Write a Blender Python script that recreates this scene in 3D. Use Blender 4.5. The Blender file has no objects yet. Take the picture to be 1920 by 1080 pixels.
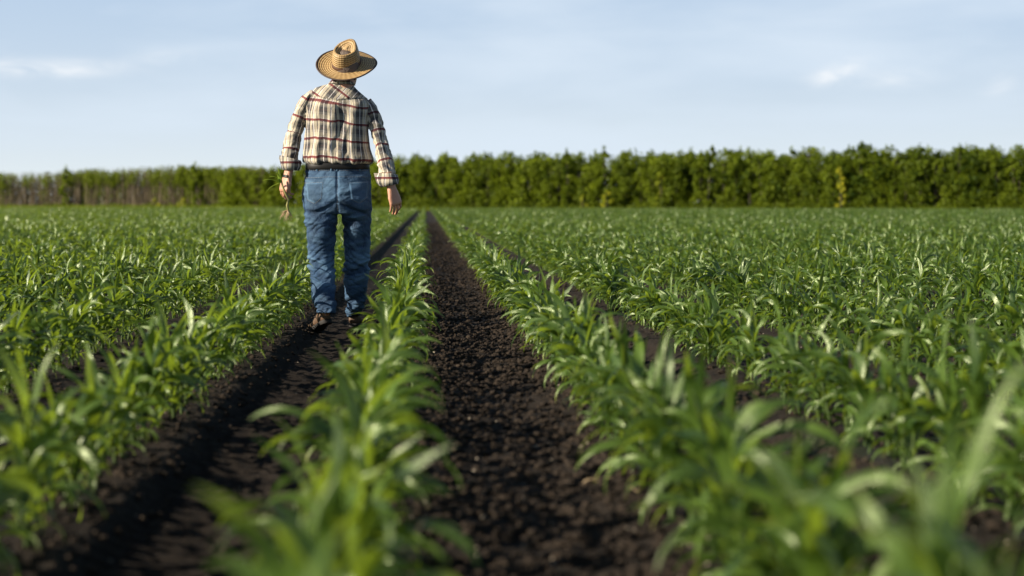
import bpy, bmesh, math, random
import numpy as np
from mathutils import Vector, Matrix, Euler, noise
from mathutils.bvhtree import BVHTree

PI = math.pi
R = math.radians
scene = bpy.context.scene
COL = scene.collection

# ------------------------------------------------------------------ camera
F = 2667.0                      # focal length in photo pixels (1920 wide): a 50 mm lens
CAMH = 0.78
cam_d = bpy.data.cameras.new("camera")
cam = bpy.data.objects.new("camera", cam_d)
COL.objects.link(cam)
PITCH = math.atan(158 / F)
YAW = math.atan(162 / F)
cam.location = (0, 0, CAMH)
cam.rotation_euler = (R(90) - PITCH, 0, -YAW)
cam_d.sensor_width = 36
cam_d.lens = 36 * F / 1920
cam_d.clip_start = 0.05
cam_d.clip_end = 4000
cam_d.dof.use_dof = True
cam_d.dof.focus_distance = 9.15
cam_d.dof.aperture_fstop = 1.8
scene.camera = cam

# ------------------------------------------------------------------ light
SUN_EL, SUN_AZ = R(25), R(-110)       # azimuth from +Y towards +X: far left, a little behind the camera
to_sun = Vector((math.sin(SUN_AZ) * math.cos(SUN_EL), math.cos(SUN_AZ) * math.cos(SUN_EL), math.sin(SUN_EL)))
sun_d = bpy.data.lights.new("sun", 'SUN')
sun_d.energy = 5.0
sun_d.angle = R(0.6)
sun_d.color = (1.0, 0.87, 0.69)
sun = bpy.data.objects.new("sun", sun_d)
sun.rotation_euler = (-to_sun).to_track_quat('-Z', 'Y').to_euler()
sun.location = (-20, -8, 15)
COL.objects.link(sun)

world = bpy.data.worlds.new("World")
scene.world = world
world.use_nodes = True
wn, wl = world.node_tree.nodes, world.node_tree.links
bg = wn['Background']
bg.inputs['Strength'].default_value = 0.05


def nd(nodes, typ, **kw):
    n = nodes.new(typ)
    for k, v in kw.items():
        if hasattr(n, k):
            setattr(n, k, v)
        else:
            n.inputs[k].default_value = v
    return n


sky = nd(wn, 'ShaderNodeTexSky', sky_type='NISHITA', sun_disc=False, sun_elevation=SUN_EL, sun_rotation=SUN_AZ,
         altitude=100, air_density=1.0, dust_density=0.6, ozone_density=2.0)
tc = nd(wn, 'ShaderNodeTexCoord')
mp = nd(wn, 'ShaderNodeMapping')
mp.inputs['Scale'].default_value = (2.2, 2.2, 9.0)
wl.new(tc.outputs['Generated'], mp.inputs['Vector'])
nz = nd(wn, 'ShaderNodeTexNoise', Scale=2.2, Detail=7.0, Roughness=0.5, Distortion=0.2)
wl.new(mp.outputs[0], nz.inputs['Vector'])
rmp = nd(wn, 'ShaderNodeMapRange')
rmp.inputs['From Min'].default_value = 0.40
rmp.inputs['From Max'].default_value = 0.75
rmp.inputs['To Min'].default_value = 0.0
rmp.inputs['To Max'].default_value = 0.95
wl.new(nz.outputs['Fac'], rmp.inputs['Value'])


def wmath(op, a, b=None, c=None):
    n = wn.new('ShaderNodeMath')
    n.operation = op
    for i, v in enumerate((a, b, c)):
        if v is None:
            continue
        if isinstance(v, (int, float)):
            n.inputs[i].default_value = v
        else:
            wl.new(v, n.inputs[i])
    return n.outputs[0]


def raydir(px, py):
    d = Vector(((px - 960) / F, (540 - py) / F, -1))
    d.rotate(cam.rotation_euler)
    return d.normalized()


# pale haze veil that thickens towards the horizon
sep = nd(wn, 'ShaderNodeSeparateXYZ')
wl.new(tc.outputs['Generated'], sep.inputs[0])
veil = wmath('MULTIPLY', wmath('POWER', wmath('SUBTRACT', 1.0, wmath('ABSOLUTE', sep.outputs[2])), 8.5), 1.0)
lowsky = wmath('POWER', wmath('SUBTRACT', 1.0, wmath('ABSOLUTE', sep.outputs[2])), 10.0)   # haze and thin cloud keep to the lower sky
mixh = nd(wn, 'ShaderNodeMix', data_type='RGBA')
lowsky = wmath('MINIMUM', wmath('MULTIPLY', lowsky, 4.2), 0.97)
wl.new(lowsky, mixh.inputs[0])
wl.new(sky.outputs[0], mixh.inputs[6])
mixh.inputs[7].default_value = (3.6, 5.2, 7.5, 1)
mixv = nd(wn, 'ShaderNodeMix', data_type='RGBA')
wl.new(veil, mixv.inputs[0])
wl.new(mixh.outputs[2], mixv.inputs[6])
mixv.inputs[7].default_value = (7.9, 8.5, 8.6, 1)
mixc = nd(wn, 'ShaderNodeMix', data_type='RGBA')
wl.new(wmath('MULTIPLY', rmp.outputs[0], lowsky), mixc.inputs[0])
wl.new(mixv.outputs[2], mixc.inputs[6])
mixc.inputs[7].default_value = (6.9, 7.9, 9.0, 1)
last = mixc.outputs[2]
# three small wisps of cirrus
wnz = nd(wn, 'ShaderNodeTexNoise', Scale=26.0, Detail=8.0, Roughness=0.62, Distortion=1.2)
mp2 = nd(wn, 'ShaderNodeMapping')
mp2.inputs['Scale'].default_value = (0.8, 0.8, 2.6)
mp2.inputs['Rotation'].default_value = (0, 0.28, 0)
wl.new(tc.outputs['Generated'], mp2.inputs['Vector'])
wl.new(mp2.outputs[0], wnz.inputs['Vector'])
for (px, py, rw, rh, st, tilt) in [(75, 128, 130, 17, 0.95, 0.03), (1572, 136, 52, 17, 0.9, 0.28), (1665, 146, 75, 17, 0.5, 0.0), (1875, 158, 30, 18, 0.4, 0.5),
                             (310, 106, 60, 14, 0.35, 0.1)]:
    d = raydir(px, py)
    rt = d.cross(Vector((0, 0, 1))).normalized()
    up = rt.cross(d).normalized()
    r2 = (rt * math.cos(tilt) + up * math.sin(tilt))
    u2 = (up * math.cos(tilt) - rt * math.sin(tilt))
    def dotn(v):
        n = wn.new('ShaderNodeVectorMath')
        n.operation = 'DOT_PRODUCT'
        wl.new(tc.outputs['Generated'], n.inputs[0])
        n.inputs[1].default_value = v
        return n.outputs['Value']
    a = wmath('POWER', wmath('MULTIPLY', dotn(r2), F / rw), 2)
    b = wmath('POWER', wmath('MULTIPLY', wmath('SUBTRACT', dotn(u2), 0.0), F / rh), 2)
    m = wmath('POWER', 2.718, wmath('MULTIPLY', wmath('ADD', a, b), -1.3))
    front = wmath('GREATER_THAN', dotn(d), 0.0)
    q = wmath('MULTIPLY', wmath('MULTIPLY', m, front), wmath('MULTIPLY', wmath('SUBTRACT', wnz.outputs['Fac'], 0.32), 3.6 * st))
    q = wmath('MINIMUM', wmath('MAXIMUM', q, 0.0), 0.75)
    mm = nd(wn, 'ShaderNodeMix', data_type='RGBA')
    wl.new(q, mm.inputs[0])
    wl.new(last, mm.inputs[6])
    mm.inputs[7].default_value = (9.0, 9.3, 9.6, 1)
    last = mm.outputs[2]
wl.new(last, bg.inputs['Color'])

scene.view_settings.view_transform = 'Standard'
scene.view_settings.look = 'None'
scene.view_settings.gamma = 1
scene.view_settings.exposure = 1.08
scene.cycles.use_denoising = True
scene.cycles.max_bounces = 7
scene.cycles.diffuse_bounces = 3
scene.cycles.glossy_bounces = 3
scene.cycles.transmission_bounces = 5
scene.cycles.transparent_max_bounces = 6
scene.cycles.sample_clamp_indirect = 6


# ------------------------------------------------------------------ helpers
def at(px, py, Y):
    d = raydir(px, py)
    return Vector((0, 0, CAMH)) + d * (Y / d.y)


def tag(o, label=None, cat=None, group=None, kind=None):
    if label: o['label'] = label
    if cat: o['category'] = cat
    if group: o['group'] = group
    if kind: o['kind'] = kind
    return o


def empty(name, loc=(0, 0, 0), rz=0):
    o = bpy.data.objects.new(name, None)
    o.location = loc
    o.rotation_euler = (0, 0, rz)
    o.empty_display_size = 0.1
    COL.objects.link(o)
    return o


def parent_keep(o, p):
    o.parent = p
    if p is not None:
        bpy.context.view_layer.update()
        o.matrix_parent_inverse = p.matrix_world.inverted()


def np_mesh(name, V, faces, mat, smooth=True, attrs=None, uv=None, parent=None):
    """V (n,3); faces (m,4) or (m,3) array; attrs: {name: per-vertex float}; uv: per-vertex (n,2)"""
    me = bpy.data.meshes.new(name)
    V = np.ascontiguousarray(V, dtype=np.float32)
    faces = np.ascontiguousarray(faces, dtype=np.int32)
    k = faces.shape[1]
    me.vertices.add(len(V))
    me.vertices.foreach_set('co', V.ravel())
    me.loops.add(faces.size)
    me.loops.foreach_set('vertex_index', faces.ravel())
    me.polygons.add(len(faces))
    me.polygons.foreach_set('loop_start', np.arange(0, faces.size, k, dtype=np.int32))
    me.polygons.foreach_set('loop_total', np.full(len(faces), k, dtype=np.int32))
    me.polygons.foreach_set('use_smooth', np.full(len(faces), smooth))
    me.update(calc_edges=True)
    if attrs:
        for an, arr in attrs.items():
            a = me.attributes.new(an, 'FLOAT', 'POINT')
            a.data.foreach_set('value', np.ascontiguousarray(arr, dtype=np.float32))
    if uv is not None:
        l = me.uv_layers.new(name='UVMap')
        l.data.foreach_set('uv', np.ascontiguousarray(uv[faces.ravel()], dtype=np.float32).ravel())
    if mat: me.materials.append(mat)
    o = bpy.data.objects.new(name, me)
    COL.objects.link(o)
    if parent is not None:
        parent_keep(o, parent)
    return o


def pm_mesh(name, V, polys, mat, parent=None, smooth=True, uv_loops=None):
    me = bpy.data.meshes.new(name)
    me.from_pydata([tuple(v) for v in V], [], [tuple(p) for p in polys])
    me.update()
    for p in me.polygons: p.use_smooth = smooth
    if mat: me.materials.append(mat)
    o = bpy.data.objects.new(name, me)
    COL.objects.link(o)
    if parent is not None: parent_keep(o, parent)
    return o


_rt = np.random.RandomState(7).rand(256, 256)


def vnoise(x, y, seed=0):
    x = x + seed * 17.3; y = y + seed * 5.7
    xi = np.floor(x).astype(int); yi = np.floor(y).astype(int)
    fx = x - xi; fy = y - yi
    fx = fx * fx * (3 - 2 * fx); fy = fy * fy * (3 - 2 * fy)
    a = _rt[xi & 255, yi & 255]; b = _rt[(xi + 1) & 255, yi & 255]
    c = _rt[xi & 255, (yi + 1) & 255]; d = _rt[(xi + 1) & 255, (yi + 1) & 255]
    return (a * (1 - fx) + b * fx) * (1 - fy) + (c * (1 - fx) + d * fx) * fy


def fbm(x, y, o=4, seed=0):
    s = 0; a = .5
    for i in range(o):
        s = s + a * vnoise(x * 2 ** i, y * 2 ** i, seed + i * 3); a *= .5
    return s


# ------------------------------------------------------------------ materials
def mat(name):
    m = bpy.data.materials.new(name)
    m.use_nodes = True
    n, l = m.node_tree.nodes, m.node_tree.links
    return m, n, l, n['Principled BSDF'], n['Material Output']


def mixrgb(n, l, fac, a, b, mode='MIX'):
    x = n.new('ShaderNodeMix')
    x.data_type = 'RGBA'
    x.blend_type = mode
    for i, v in ((0, fac), (6, a), (7, b)):
        if isinstance(v, (int, float)): x.inputs[i].default_value = v
        elif isinstance(v, tuple): x.inputs[i].default_value = v if len(v) == 4 else (*v, 1)
        else: l.new(v, x.inputs[i])
    return x.outputs[2]


def mth(n, l, op, a, b=None, c=None, clamp=False):
    x = n.new('ShaderNodeMath')
    x.operation = op
    x.use_clamp = clamp
    for i, v in enumerate((a, b, c)):
        if v is None: continue
        if isinstance(v, (int, float)): x.inputs[i].default_value = v
        else: l.new(v, x.inputs[i])
    return x.outputs[0]


def noise_tex(n, l, scale, detail=4, rough=.55, coord='Object', dist=0, mscale=None):
    t = n.new('ShaderNodeTexCoord')
    v = t.outputs[coord]
    if mscale:
        mpp = n.new('ShaderNodeMapping')
        mpp.inputs['Scale'].default_value = mscale
        l.new(v, mpp.inputs[0]); v = mpp.outputs[0]
    x = n.new('ShaderNodeTexNoise')
    x.inputs['Scale'].default_value = scale
    x.inputs['Detail'].default_value = detail
    x.inputs['Roughness'].default_value = rough
    x.inputs['Distortion'].default_value = dist
    l.new(v, x.inputs['Vector'])
    return x.outputs['Fac']


def maprange(n, l, v, a, b, c=0., d=1.):
    x = n.new('ShaderNodeMapRange')
    l.new(v, x.inputs[0])
    for i, q in enumerate((a, b, c, d)): x.inputs[i + 1].default_value = q
    return x.outputs[0]


def bump(n, l, bs, h, strength, dist):
    x = n.new('ShaderNodeBump')
    x.inputs['Strength'].default_value = strength
    x.inputs['Distance'].default_value = dist
    l.new(h, x.inputs['Height'])
    l.new(x.outputs[0], bs.inputs['Normal'])
    return x


def leaf_material(name, dark, light, trans, rough=0.42, tfac=0.38, uvrib=True, spec=.5):
    m, n, l, bs, out = mat(name)
    at_ = n.new('ShaderNodeAttribute'); at_.attribute_name = 'tint'
    col = mixrgb(n, l, at_.outputs['Fac'], dark, light)
    if uvrib:
        uv = n.new('ShaderNodeUVMap'); sx = n.new('ShaderNodeSeparateXYZ'); l.new(uv.outputs[0], sx.inputs[0])
        rib = mth(n, l, 'LESS_THAN', mth(n, l, 'ABSOLUTE', sx.outputs[1]), 0.1)
        col = mixrgb(n, l, mth(n, l, 'MULTIPLY', rib, .45), col, (0.10, 0.15, 0.045))
        w = n.new('ShaderNodeMath'); w.operation = 'SINE'
        l.new(mth(n, l, 'MULTIPLY', sx.outputs[1], 42.0), w.inputs[0])
        bump(n, l, bs, w.outputs[0], .25, .001)
        # dry yellowed tips on some leaves
        tip = mth(n, l, 'MULTIPLY', maprange(n, l, sx.outputs[0], .82, 1.0), maprange(n, l, at_.outputs['Fac'], .72, .9))
        col = mixrgb(n, l, mth(n, l, 'MULTIPLY', tip, .7), col, (0.30, 0.26, 0.08))
        col = mixrgb(n, l, maprange(n, l, noise_tex(n, l, 22, 4), .4, .75, 0, .45), col, light)
    l.new(col, bs.inputs['Base Color'])
    bs.inputs['Roughness'].default_value = rough
    bs.inputs['Specular IOR Level'].default_value = spec
    bs.inputs['Specular Tint'].default_value = (.88, 1.0, .70, 1)
    tr = n.new('ShaderNodeBsdfTranslucent')
    tcol = mixrgb(n, l, .7, col, trans)
    l.new(tcol, tr.inputs['Color'])
    mx = n.new('ShaderNodeMixShader'); mx.inputs[0].default_value = tfac
    l.new(bs.outputs[0], mx.inputs[1]); l.new(tr.outputs[0], mx.inputs[2])
    l.new(mx.outputs[0], out.inputs[0])
    return m


M_CORN = leaf_material('corn_leaf', (0.006, 0.026, 0.007), (0.084, 0.146, 0.020), (0.36, 0.50, 0.03), rough=.36, tfac=.35, spec=1.0)
M_STALK = leaf_material('corn_stalk', (0.022, 0.045, 0.010), (0.05, 0.080, 0.02), (0.12, 0.18, 0.03), rough=.6, tfac=.15, uvrib=False)


def soil_mat(name, base, var, bscale=90, bs_s=.8):
    m, n, l, bs, out = mat(name)
    f1 = noise_tex(n, l, 55, 6, .65)
    f2 = noise_tex(n, l, 4, 4, .6)
    c = mixrgb(n, l, maprange(n, l, f1, .35, .7), base, var)
    c = mixrgb(n, l, maprange(n, l, f2, .35, .7, 0, .5), c, tuple(x * .55 for x in base))
    l.new(c, bs.inputs['Base Color'])
    bs.inputs['Roughness'].default_value = .92
    bs.inputs['Specular IOR Level'].default_value = .2
    f3 = noise_tex(n, l, bscale, 8, .7)
    bump(n, l, bs, f3, bs_s, .012)
    return m


M_SOIL = soil_mat('soil', (0.0092, 0.0070, 0.0054), (0.028, 0.0208, 0.0150))
M_CLOD = soil_mat('clod', (0.0098, 0.0074, 0.0058), (0.056, 0.041, 0.029), 130, .6)
M_PEB, n_, l_, b_, _ = mat('pebble'); b_.inputs['Base Color'].default_value = (.32, .28, .22, 1); b_.inputs['Roughness'].default_value = .8
l_.new(mixrgb(n_, l_, noise_tex(n_, l_, 30, 3), (.10, .075, .05), (.34, .30, .24)), b_.inputs['Base Color'])
M_STRAW, n_, l_, b_, _ = mat('straw'); b_.inputs['Roughness'].default_value = .6
l_.new(mixrgb(n_, l_, noise_tex(n_, l_, 40, 3), (.16, .11, .06), (.36, .28, .16)), b_.inputs['Base Color'])

# ------------------------------------------------------------------ rows
ROW0, DROW = -0.15, 0.765
rows = [ROW0 + DROW * k for k in range(-90, 95)]


def ground_z(x, y):
    """height of the soil surface (works on arrays)"""
    x = np.asarray(x, float); y = np.asarray(y, float)
    ph = (x - ROW0) / DROW
    k = np.floor(ph + .5)
    s = np.abs(ph - k)                       # 0 at row, .5 mid-way
    gap = np.floor(ph)                       # index of the strip to the right of row `gap`
    track = np.isin(gap, (-1, 1, -5, 5, 9, -9)).astype(float)
    mid = np.clip((s - .14) / .14, 0, 1); mid = mid * mid * (3 - 2 * mid)
    z = .018 * np.cos(ph * 2 * PI) + .02 * (fbm(x * 1.3, y * .5, 3, 5) - .45)
    z = z - track * mid * .045
    near = 1 / (1 + (y / 22.0) ** 4)
    rough = (fbm(x * 22, y * 22, 4, 1) - .47)
    lump = np.maximum(fbm(x * 9, y * 9, 2, 9) - .42, 0)
    z = z + near * (1 - .8 * track * mid) * (.034 * rough + .022 * lump)
    # tyre lug prints: slanting bars across the track
    u = (x - (ROW0 + (gap + .5) * DROW))
    bars = np.sin((y + np.abs(u) * .45 + .015 * vnoise(x * 9, y * 9, 3)) * 2 * PI / .085)
    z = z + near * track * mid * (.018 * np.clip(bars, -.6, .8) * (1 - np.clip(y / 18, 0, 1) * .5) + .010 * (fbm(x * 14, y * 14, 3, 4) - .45))
    return z


def span(pts):
    out = []
    for (a, b, n) in pts:
        out += list(np.linspace(a, b, n, endpoint=False))
    out.append(pts[-1][1])
    return np.array(out)


gx = span([(-900, -120, 8), (-120, -30, 40), (-30, -6, 90), (-6, -1.25, 130), (-1.25, 1.7, 300), (1.7, 6, 120), (6, 30, 90), (30, 120, 40), (120, 900, 8)])
yy = [-60, -20, -5, 0]
y = .9
while y < 40:
    yy.append(y); y *= 1.0055
while y < 1500:
    yy.append(y); y *= 1.05
gy = np.array(yy + [3000])
GX, GY = np.meshgrid(gx, gy)
GZ = ground_z(GX, GY)
fade = np.clip(1 - (GY - 150) / 60, 0, 1)
GZ = GZ * fade
V = np.stack([GX.ravel(), GY.ravel(), GZ.ravel()], 1)
ny, nx = GX.shape
idx = np.arange(ny * nx).reshape(ny, nx)
Fq = np.stack([idx[:-1, :-1].ravel(), idx[:-1, 1:].ravel(), idx[1:, 1:].ravel(), idx[1:, :-1].ravel()], 1)
soil = np_mesh('soil_ground', V, Fq, M_SOIL)
tag(soil, kind='structure')

# ------------------------------------------------------------------ soil clods, pebbles, straw
rng = np.random.RandomState(3)


def ico(sub, seed, amp=.28):
    bm = bmesh.new()
    bmesh.ops.create_icosphere(bm, subdivisions=sub, radius=1)
    rs = np.random.RandomState(seed); off = Vector(rs.rand(3) * 50)
    vs = []
    for v in bm.verts:
        p = v.co.copy()
        d = noise.noise(p * 1.1 + off) * amp * 1.6 + noise.noise(p * 2.6 + off) * amp
        p *= 1 + d
        vs.append(p)
    fs = [[v.index for v in f.verts] for f in bm.faces]
    bm.free()
    return np.array(vs), np.array(fs)


def scatter(name, kinds, P, S, material, flat=.7):
    Vs, Fs = [], []; off = 0
    for i, (p, s) in enumerate(zip(P, S)):
        v, f = kinds[i % len(kinds)]
        a, b = rng.rand() * 6.28, rng.rand() * 6.28
        ca, sa, cb, sb = math.cos(a), math.sin(a), math.cos(b), math.sin(b)
        Rm = np.array([[ca, -sa, 0], [sa, ca, 0], [0, 0, 1]]) @ np.array([[1, 0, 0], [0, cb, -sb], [0, sb, cb]])
        w = v @ Rm.T * np.array([s, s * (.7 + .5 * rng.rand()), s * flat])
        Vs.append(w + p); Fs.append(f + off); off += len(v)
    return np_mesh(name, np.concatenate(Vs), np.concatenate(Fs), material, smooth=False)


kinds1 = [ico(2, s) for s in range(7)]
kinds0 = [ico(1, s + 20, .35) for s in range(7)]
P, S = [], []


def clods(n, x0, x1, y0, y1, smin, smax, pw=2.5):
    x = rng.uniform(x0, x1, n)
    t = rng.rand(n); y = y0 * (y1 / y0) ** t
    s = smin + (smax - smin) * rng.rand(n) ** pw
    z = ground_z(x, y) + s * .25
    return np.stack([x, y, z], 1), s


a1, s1 = clods(9500, -.03, .58, 2.0, 9, .003, .0155, 3.0)
clod = scatter('soil_clods', kinds1, a1, s1, M_CLOD)
tag(clod, 'dark crumbly soil clods scattered over the tilled ground', 'soil clods', kind='stuff')
a2, s2 = clods(14000, -.1, .6, 6, 60, .005, .02)
a3, s3 = clods(3500, -.35, -.05, 2, 16, .004, .016)
a4, s4 = clods(3200, -1.15, -.7, 2, 16, .004, .016)
a5, s5 = clods(9000, .5, 4.5, 2.2, 18, .005, .02)
a6, s6 = clods(6000, -4.5, -.9, 2.5, 18, .005, .02)
clod2 = scatter('tmp', kinds0, np.concatenate([a2, a3, a4, a5, a6]), np.concatenate([s2, s3, s4, s5, s6]), M_CLOD)
# one object: join the fine lumps to the coarse ones
bmj = bmesh.new(); bmj.from_mesh(clod.data); bmj.from_mesh(clod2.data); bmj.to_mesh(clod.data); bmj.free()
bpy.data.objects.remove(clod2)
a, s = clods(240, -.05, .6, 2.2, 16, .003, .008, 2)
a_, s_ = clods(350, -1.2, 3.5, 2.2, 16, .003, .007, 2)
tag(scatter('pebbles', kinds0, np.concatenate([a, a_]), np.concatenate([s, s_]), M_PEB), 'small pale pebbles and husk bits among the soil clods', 'pebbles', kind='stuff')


def straw(px, py, L, ang, label, rad=.0022):
    d = raydir(px, py); t = -CAMH / d.z
    c = Vector((0, 0, CAMH)) + d * t
    e = empty('dry_stalk', (c.x, c.y, 0))
    pts = []
    for i in range(7):
        u = (i / 6 - .5) * L
        x = c.x + u * math.cos(ang); yv = c.y + u * math.sin(ang)
        pts.append((x, yv, float(ground_z(x, yv)) + .012 + .006 * math.sin(i * 1.3)))
    V_, F_ = [], []
    for i, p in enumerate(pts):
        r = rad * (1 - .5 * i / 6)
        for k in range(6):
            q = k * PI / 3
            V_.append((p[0] - math.sin(ang) * math.cos(q) * r, p[1] + math.cos(ang) * math.cos(q) * r, p[2] + math.sin(q) * r))
    for i in range(6):
        for k in range(6):
            F_.append((i * 6 + k, i * 6 + (k + 1) % 6, i * 6 + 6 + (k + 1) % 6, i * 6 + 6 + k))
    F_.append(tuple(range(6))[::-1]); F_.append(tuple(range(36, 42)))
    bpy.data.objects.remove(e)
    o = pm_mesh('dry_stalk', V_, F_, M_STRAW)
    tag(o, label, 'dry stalk', 'dry stalks lying on the soil')


straw(1122, 912, .085, .05, 'thin pale dry stalk lying level on the bare soil strip, longest of three', .0028)
straw(1190, 935, .05, -.9, 'short slanting dry stalk beside the corn right of the bare soil strip')
straw(1065, 1065, .05, .2, 'short dry stalk at the bottom edge of the bare soil strip')


# ------------------------------------------------------------------ corn plants
def blade(base, az, L, W, e0, droop, nseg, rs, nw=3, twist=0., fold=.42, wave=.12, curlp=1.6):
    """arching maize leaf; returns verts, faces, uv"""
    t = np.linspace(0, 1, nseg + 1)
    elev = e0 - droop * t ** curlp
    azv = az + twist * .5 * t ** 2
    ds = L / nseg
    dx = np.cos(elev) * np.cos(azv) * ds; dy = np.cos(elev) * np.sin(azv) * ds; dz = np.sin(elev) * ds
    px = base[0] + np.concatenate([[0], np.cumsum(dx[:-1])])
    py = base[1] + np.concatenate([[0], np.cumsum(dy[:-1])])
    pz = base[2] + np.concatenate([[0], np.cumsum(dz[:-1])])
    T = np.stack([np.cos(elev) * np.cos(azv), np.cos(elev) * np.sin(azv), np.sin(elev)], 1)
    S = np.stack([-np.sin(azv), np.cos(azv), 0 * t], 1)
    N = np.cross(S, T)
    N *= np.sign(N[0, 2]) if N[0, 2] else 1
    roll = twist * t ** 1.3
    S2 = S * np.cos(roll)[:, None] + N * np.sin(roll)[:, None]
    N2 = -S * np.sin(roll)[:, None] + N * np.cos(roll)[:, None]
    w = W * .5 * np.clip(.45 + 2.6 * t, 0, 1) * (1 - t ** 2.4) ** .9
    w[-1] = W * .015
    f = fold * (1 - .6 * t)
    ph = rs.rand(2) * 6.28
    C = np.stack([px, py, pz], 1)
    fr = rs.uniform(9, 16)
    out = []; svals = (-1, 0, 1) if nw == 3 else (-1, -.5, 0, .5, 1)
    if nw == 2: svals = (-1, 1)
    for s in svals:
        wav = wave * np.sin(t * fr + ph[0 if s < 0 else 1]) * abs(s)
        out.append(C + S2 * (s * w * math.cos(.3) * np.cos(f))[:, None] + N2 * ((np.sin(f) * abs(s) + wav) * w)[:, None])
    V = np.stack(out, 1).reshape(-1, 3)
    k = len(svals); n = nseg + 1
    uv = np.stack([np.repeat(t, k), np.tile(np.array(svals, float), n)], 1)
    i = np.arange(nseg * (k - 1)); r = i // (k - 1); c = i % (k - 1)
    a = r * k + c
    Fc = np.stack([a, a + 1, a + k + 1, a + k], 1)
    return V, Fc, uv


def tube(p0, p1, r0, r1, n=6):
    a = np.arange(n) * 2 * PI / n
    c = np.stack([np.cos(a), np.sin(a), 0 * a], 1)
    V = np.concatenate([np.array(p0) + c * r0, np.array(p1) + c * r1])
    k = np.arange(n)
    Fc = np.stack([k, (k + 1) % n, n + (k + 1) % n, n + k], 1)
    return V, Fc


def corn(seed, lod=0):
    rs = np.random.RandomState(seed)
    H = rs.uniform(.14, .215)
    plane = rs.uniform(0, PI)
    nl = rs.randint(13, 18) if lod == 0 else (9 if lod == 1 else 5)
    nseg, nw = ((12, 3) if lod == 0 else ((7, 3) if lod == 1 else (4, 2)))
    Vs, Fs, U, Tn = [], [], [], []; off = 0
    for i in range(nl):
        q = i / (nl - 1)
        az = plane + (i % 2) * PI + rs.normal(0, .75)
        L = (.115 + .150 * math.sin(min(1, q * 1.1) * PI * .60)) * rs.uniform(.7, 1.25)
        W = (.0135 + .0155 * math.sin(min(1, q * 1.1) * PI * .75)) * rs.uniform(.85, 1.2)
        e0 = R(56 + 26 * q) + rs.normal(0, .12)
        droop = R(rs.uniform(100, 205)) * (1 - .15 * q)
        if q > .80:
            L *= .84; droop = R(rs.uniform(20, 150)); W *= 1.12; e0 = R(rs.uniform(72, 95))
        if lod == 2: W *= 1.45
        if lod == 1: W *= 1.12
        z = .006 + H * q ** 1.1
        b = (rs.normal(0, .002), rs.normal(0, .002), z)
        v, f, u = blade(b, az, L, W, e0, droop, nseg, rs, nw, twist=rs.normal(0, 1.5), wave=rs.uniform(.15, .55), fold=rs.uniform(.2, .6), curlp=rs.uniform(1.0, 1.7))
        v[:, 2] = np.maximum(v[:, 2], .004)
        Vs.append(v); Fs.append(f + off); U.append(u); off += len(v)
        tn = np.clip(rs.normal(.44 + .12 * (1 - q), .30), 0, 1)
        Tn.append(np.full(len(v), tn))
    fol = (np.concatenate(Vs), np.concatenate(Fs), np.concatenate(U), np.concatenate(Tn))
    sv, sf = tube((0, 0, -.03), (0, 0, H), .0075, .006, 7 if lod == 0 else 4)
    return fol, (sv, sf)


row_names = {0: 'row left of the bare soil strip', -1: 'row left of the wheel track', 1: 'row right of the bare soil strip'}
ordn = ['', '', 'second', 'third', 'fourth', 'fifth', 'sixth', 'seventh', 'eighth']
for q_ in range(2, 9):
    row_names[-q_] = f'{ordn[q_]} row left of the track'
    row_names[q_] = f'{ordn[q_]} row right of bare soil'

NV = 16
protos = [corn(100 + i, 0) for i in range(NV)]
proto_mesh = []
for i, ((fv, ff, fu, ft), (sv, sf)) in enumerate(protos):
    fo = np_mesh('foliage', fv, ff, M_CORN, attrs={'tint': ft}, uv=fu)
    so = np_mesh('stalk', sv, sf, M_STALK, attrs={'tint': np.full(len(sv), .5)})
    proto_mesh.append((fo.data, so.data))
    bpy.data.objects.remove(fo); bpy.data.objects.remove(so)

# all plant positions
rs = np.random.RandomState(11)
plants = []
tanl, tanr = (0 - 798) / F, (1920 - 798) / F
for k, X in zip(range(-90, 95), rows):
    y0 = .98 if abs(k) < 8 else 2.0
    y = y0 + rs.rand() * .1
    while y < 190:
        sp = .108 if y < 40 else .15
        x = X + rs.normal(0, .018)
        lim = 164 - .482 * x
        if y > lim - 1.0: break
        if tanl * y - 1.6 < x < tanr * y + 1.6:
            if rs.rand() > (.05 if k in (-1, 0, 1) else .09):
                plants.append((k, x, y + rs.normal(0, .02), rs.uniform(0, 6.28), rs.uniform(.80, 1.15) * (1.0 + (.26 if k > 0 else .06) * max(0., 1 - max(0., y - 2.6) / 1.6)), rs.randint(0, NV)))
        y += sp * rs.uniform(.8, 1.25) * (1 if y < 70 else 1.6)
plants = np.array(plants)
kk, PX, PY, PA, PS, PV = plants.T
# keep the stretch around the walker's feet clear (he walks in the track, only leaves overhang)
sx = 798 + PX / PY * F
sy_base = 382 + CAMH / PY * F
sy_top = 382 + (CAMH - .38) / PY * F
inframe = (sx > -60) & (sx < 1980) & (sy_top < 1100)
score = np.where(inframe & (np.abs(kk) < 8) & (PY > 1.25), 1 / PY, 0)
order = np.argsort(-score)
ind = set(order[:300].tolist())
rest = np.array([i for i in range(len(plants)) if i not in ind])

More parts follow.
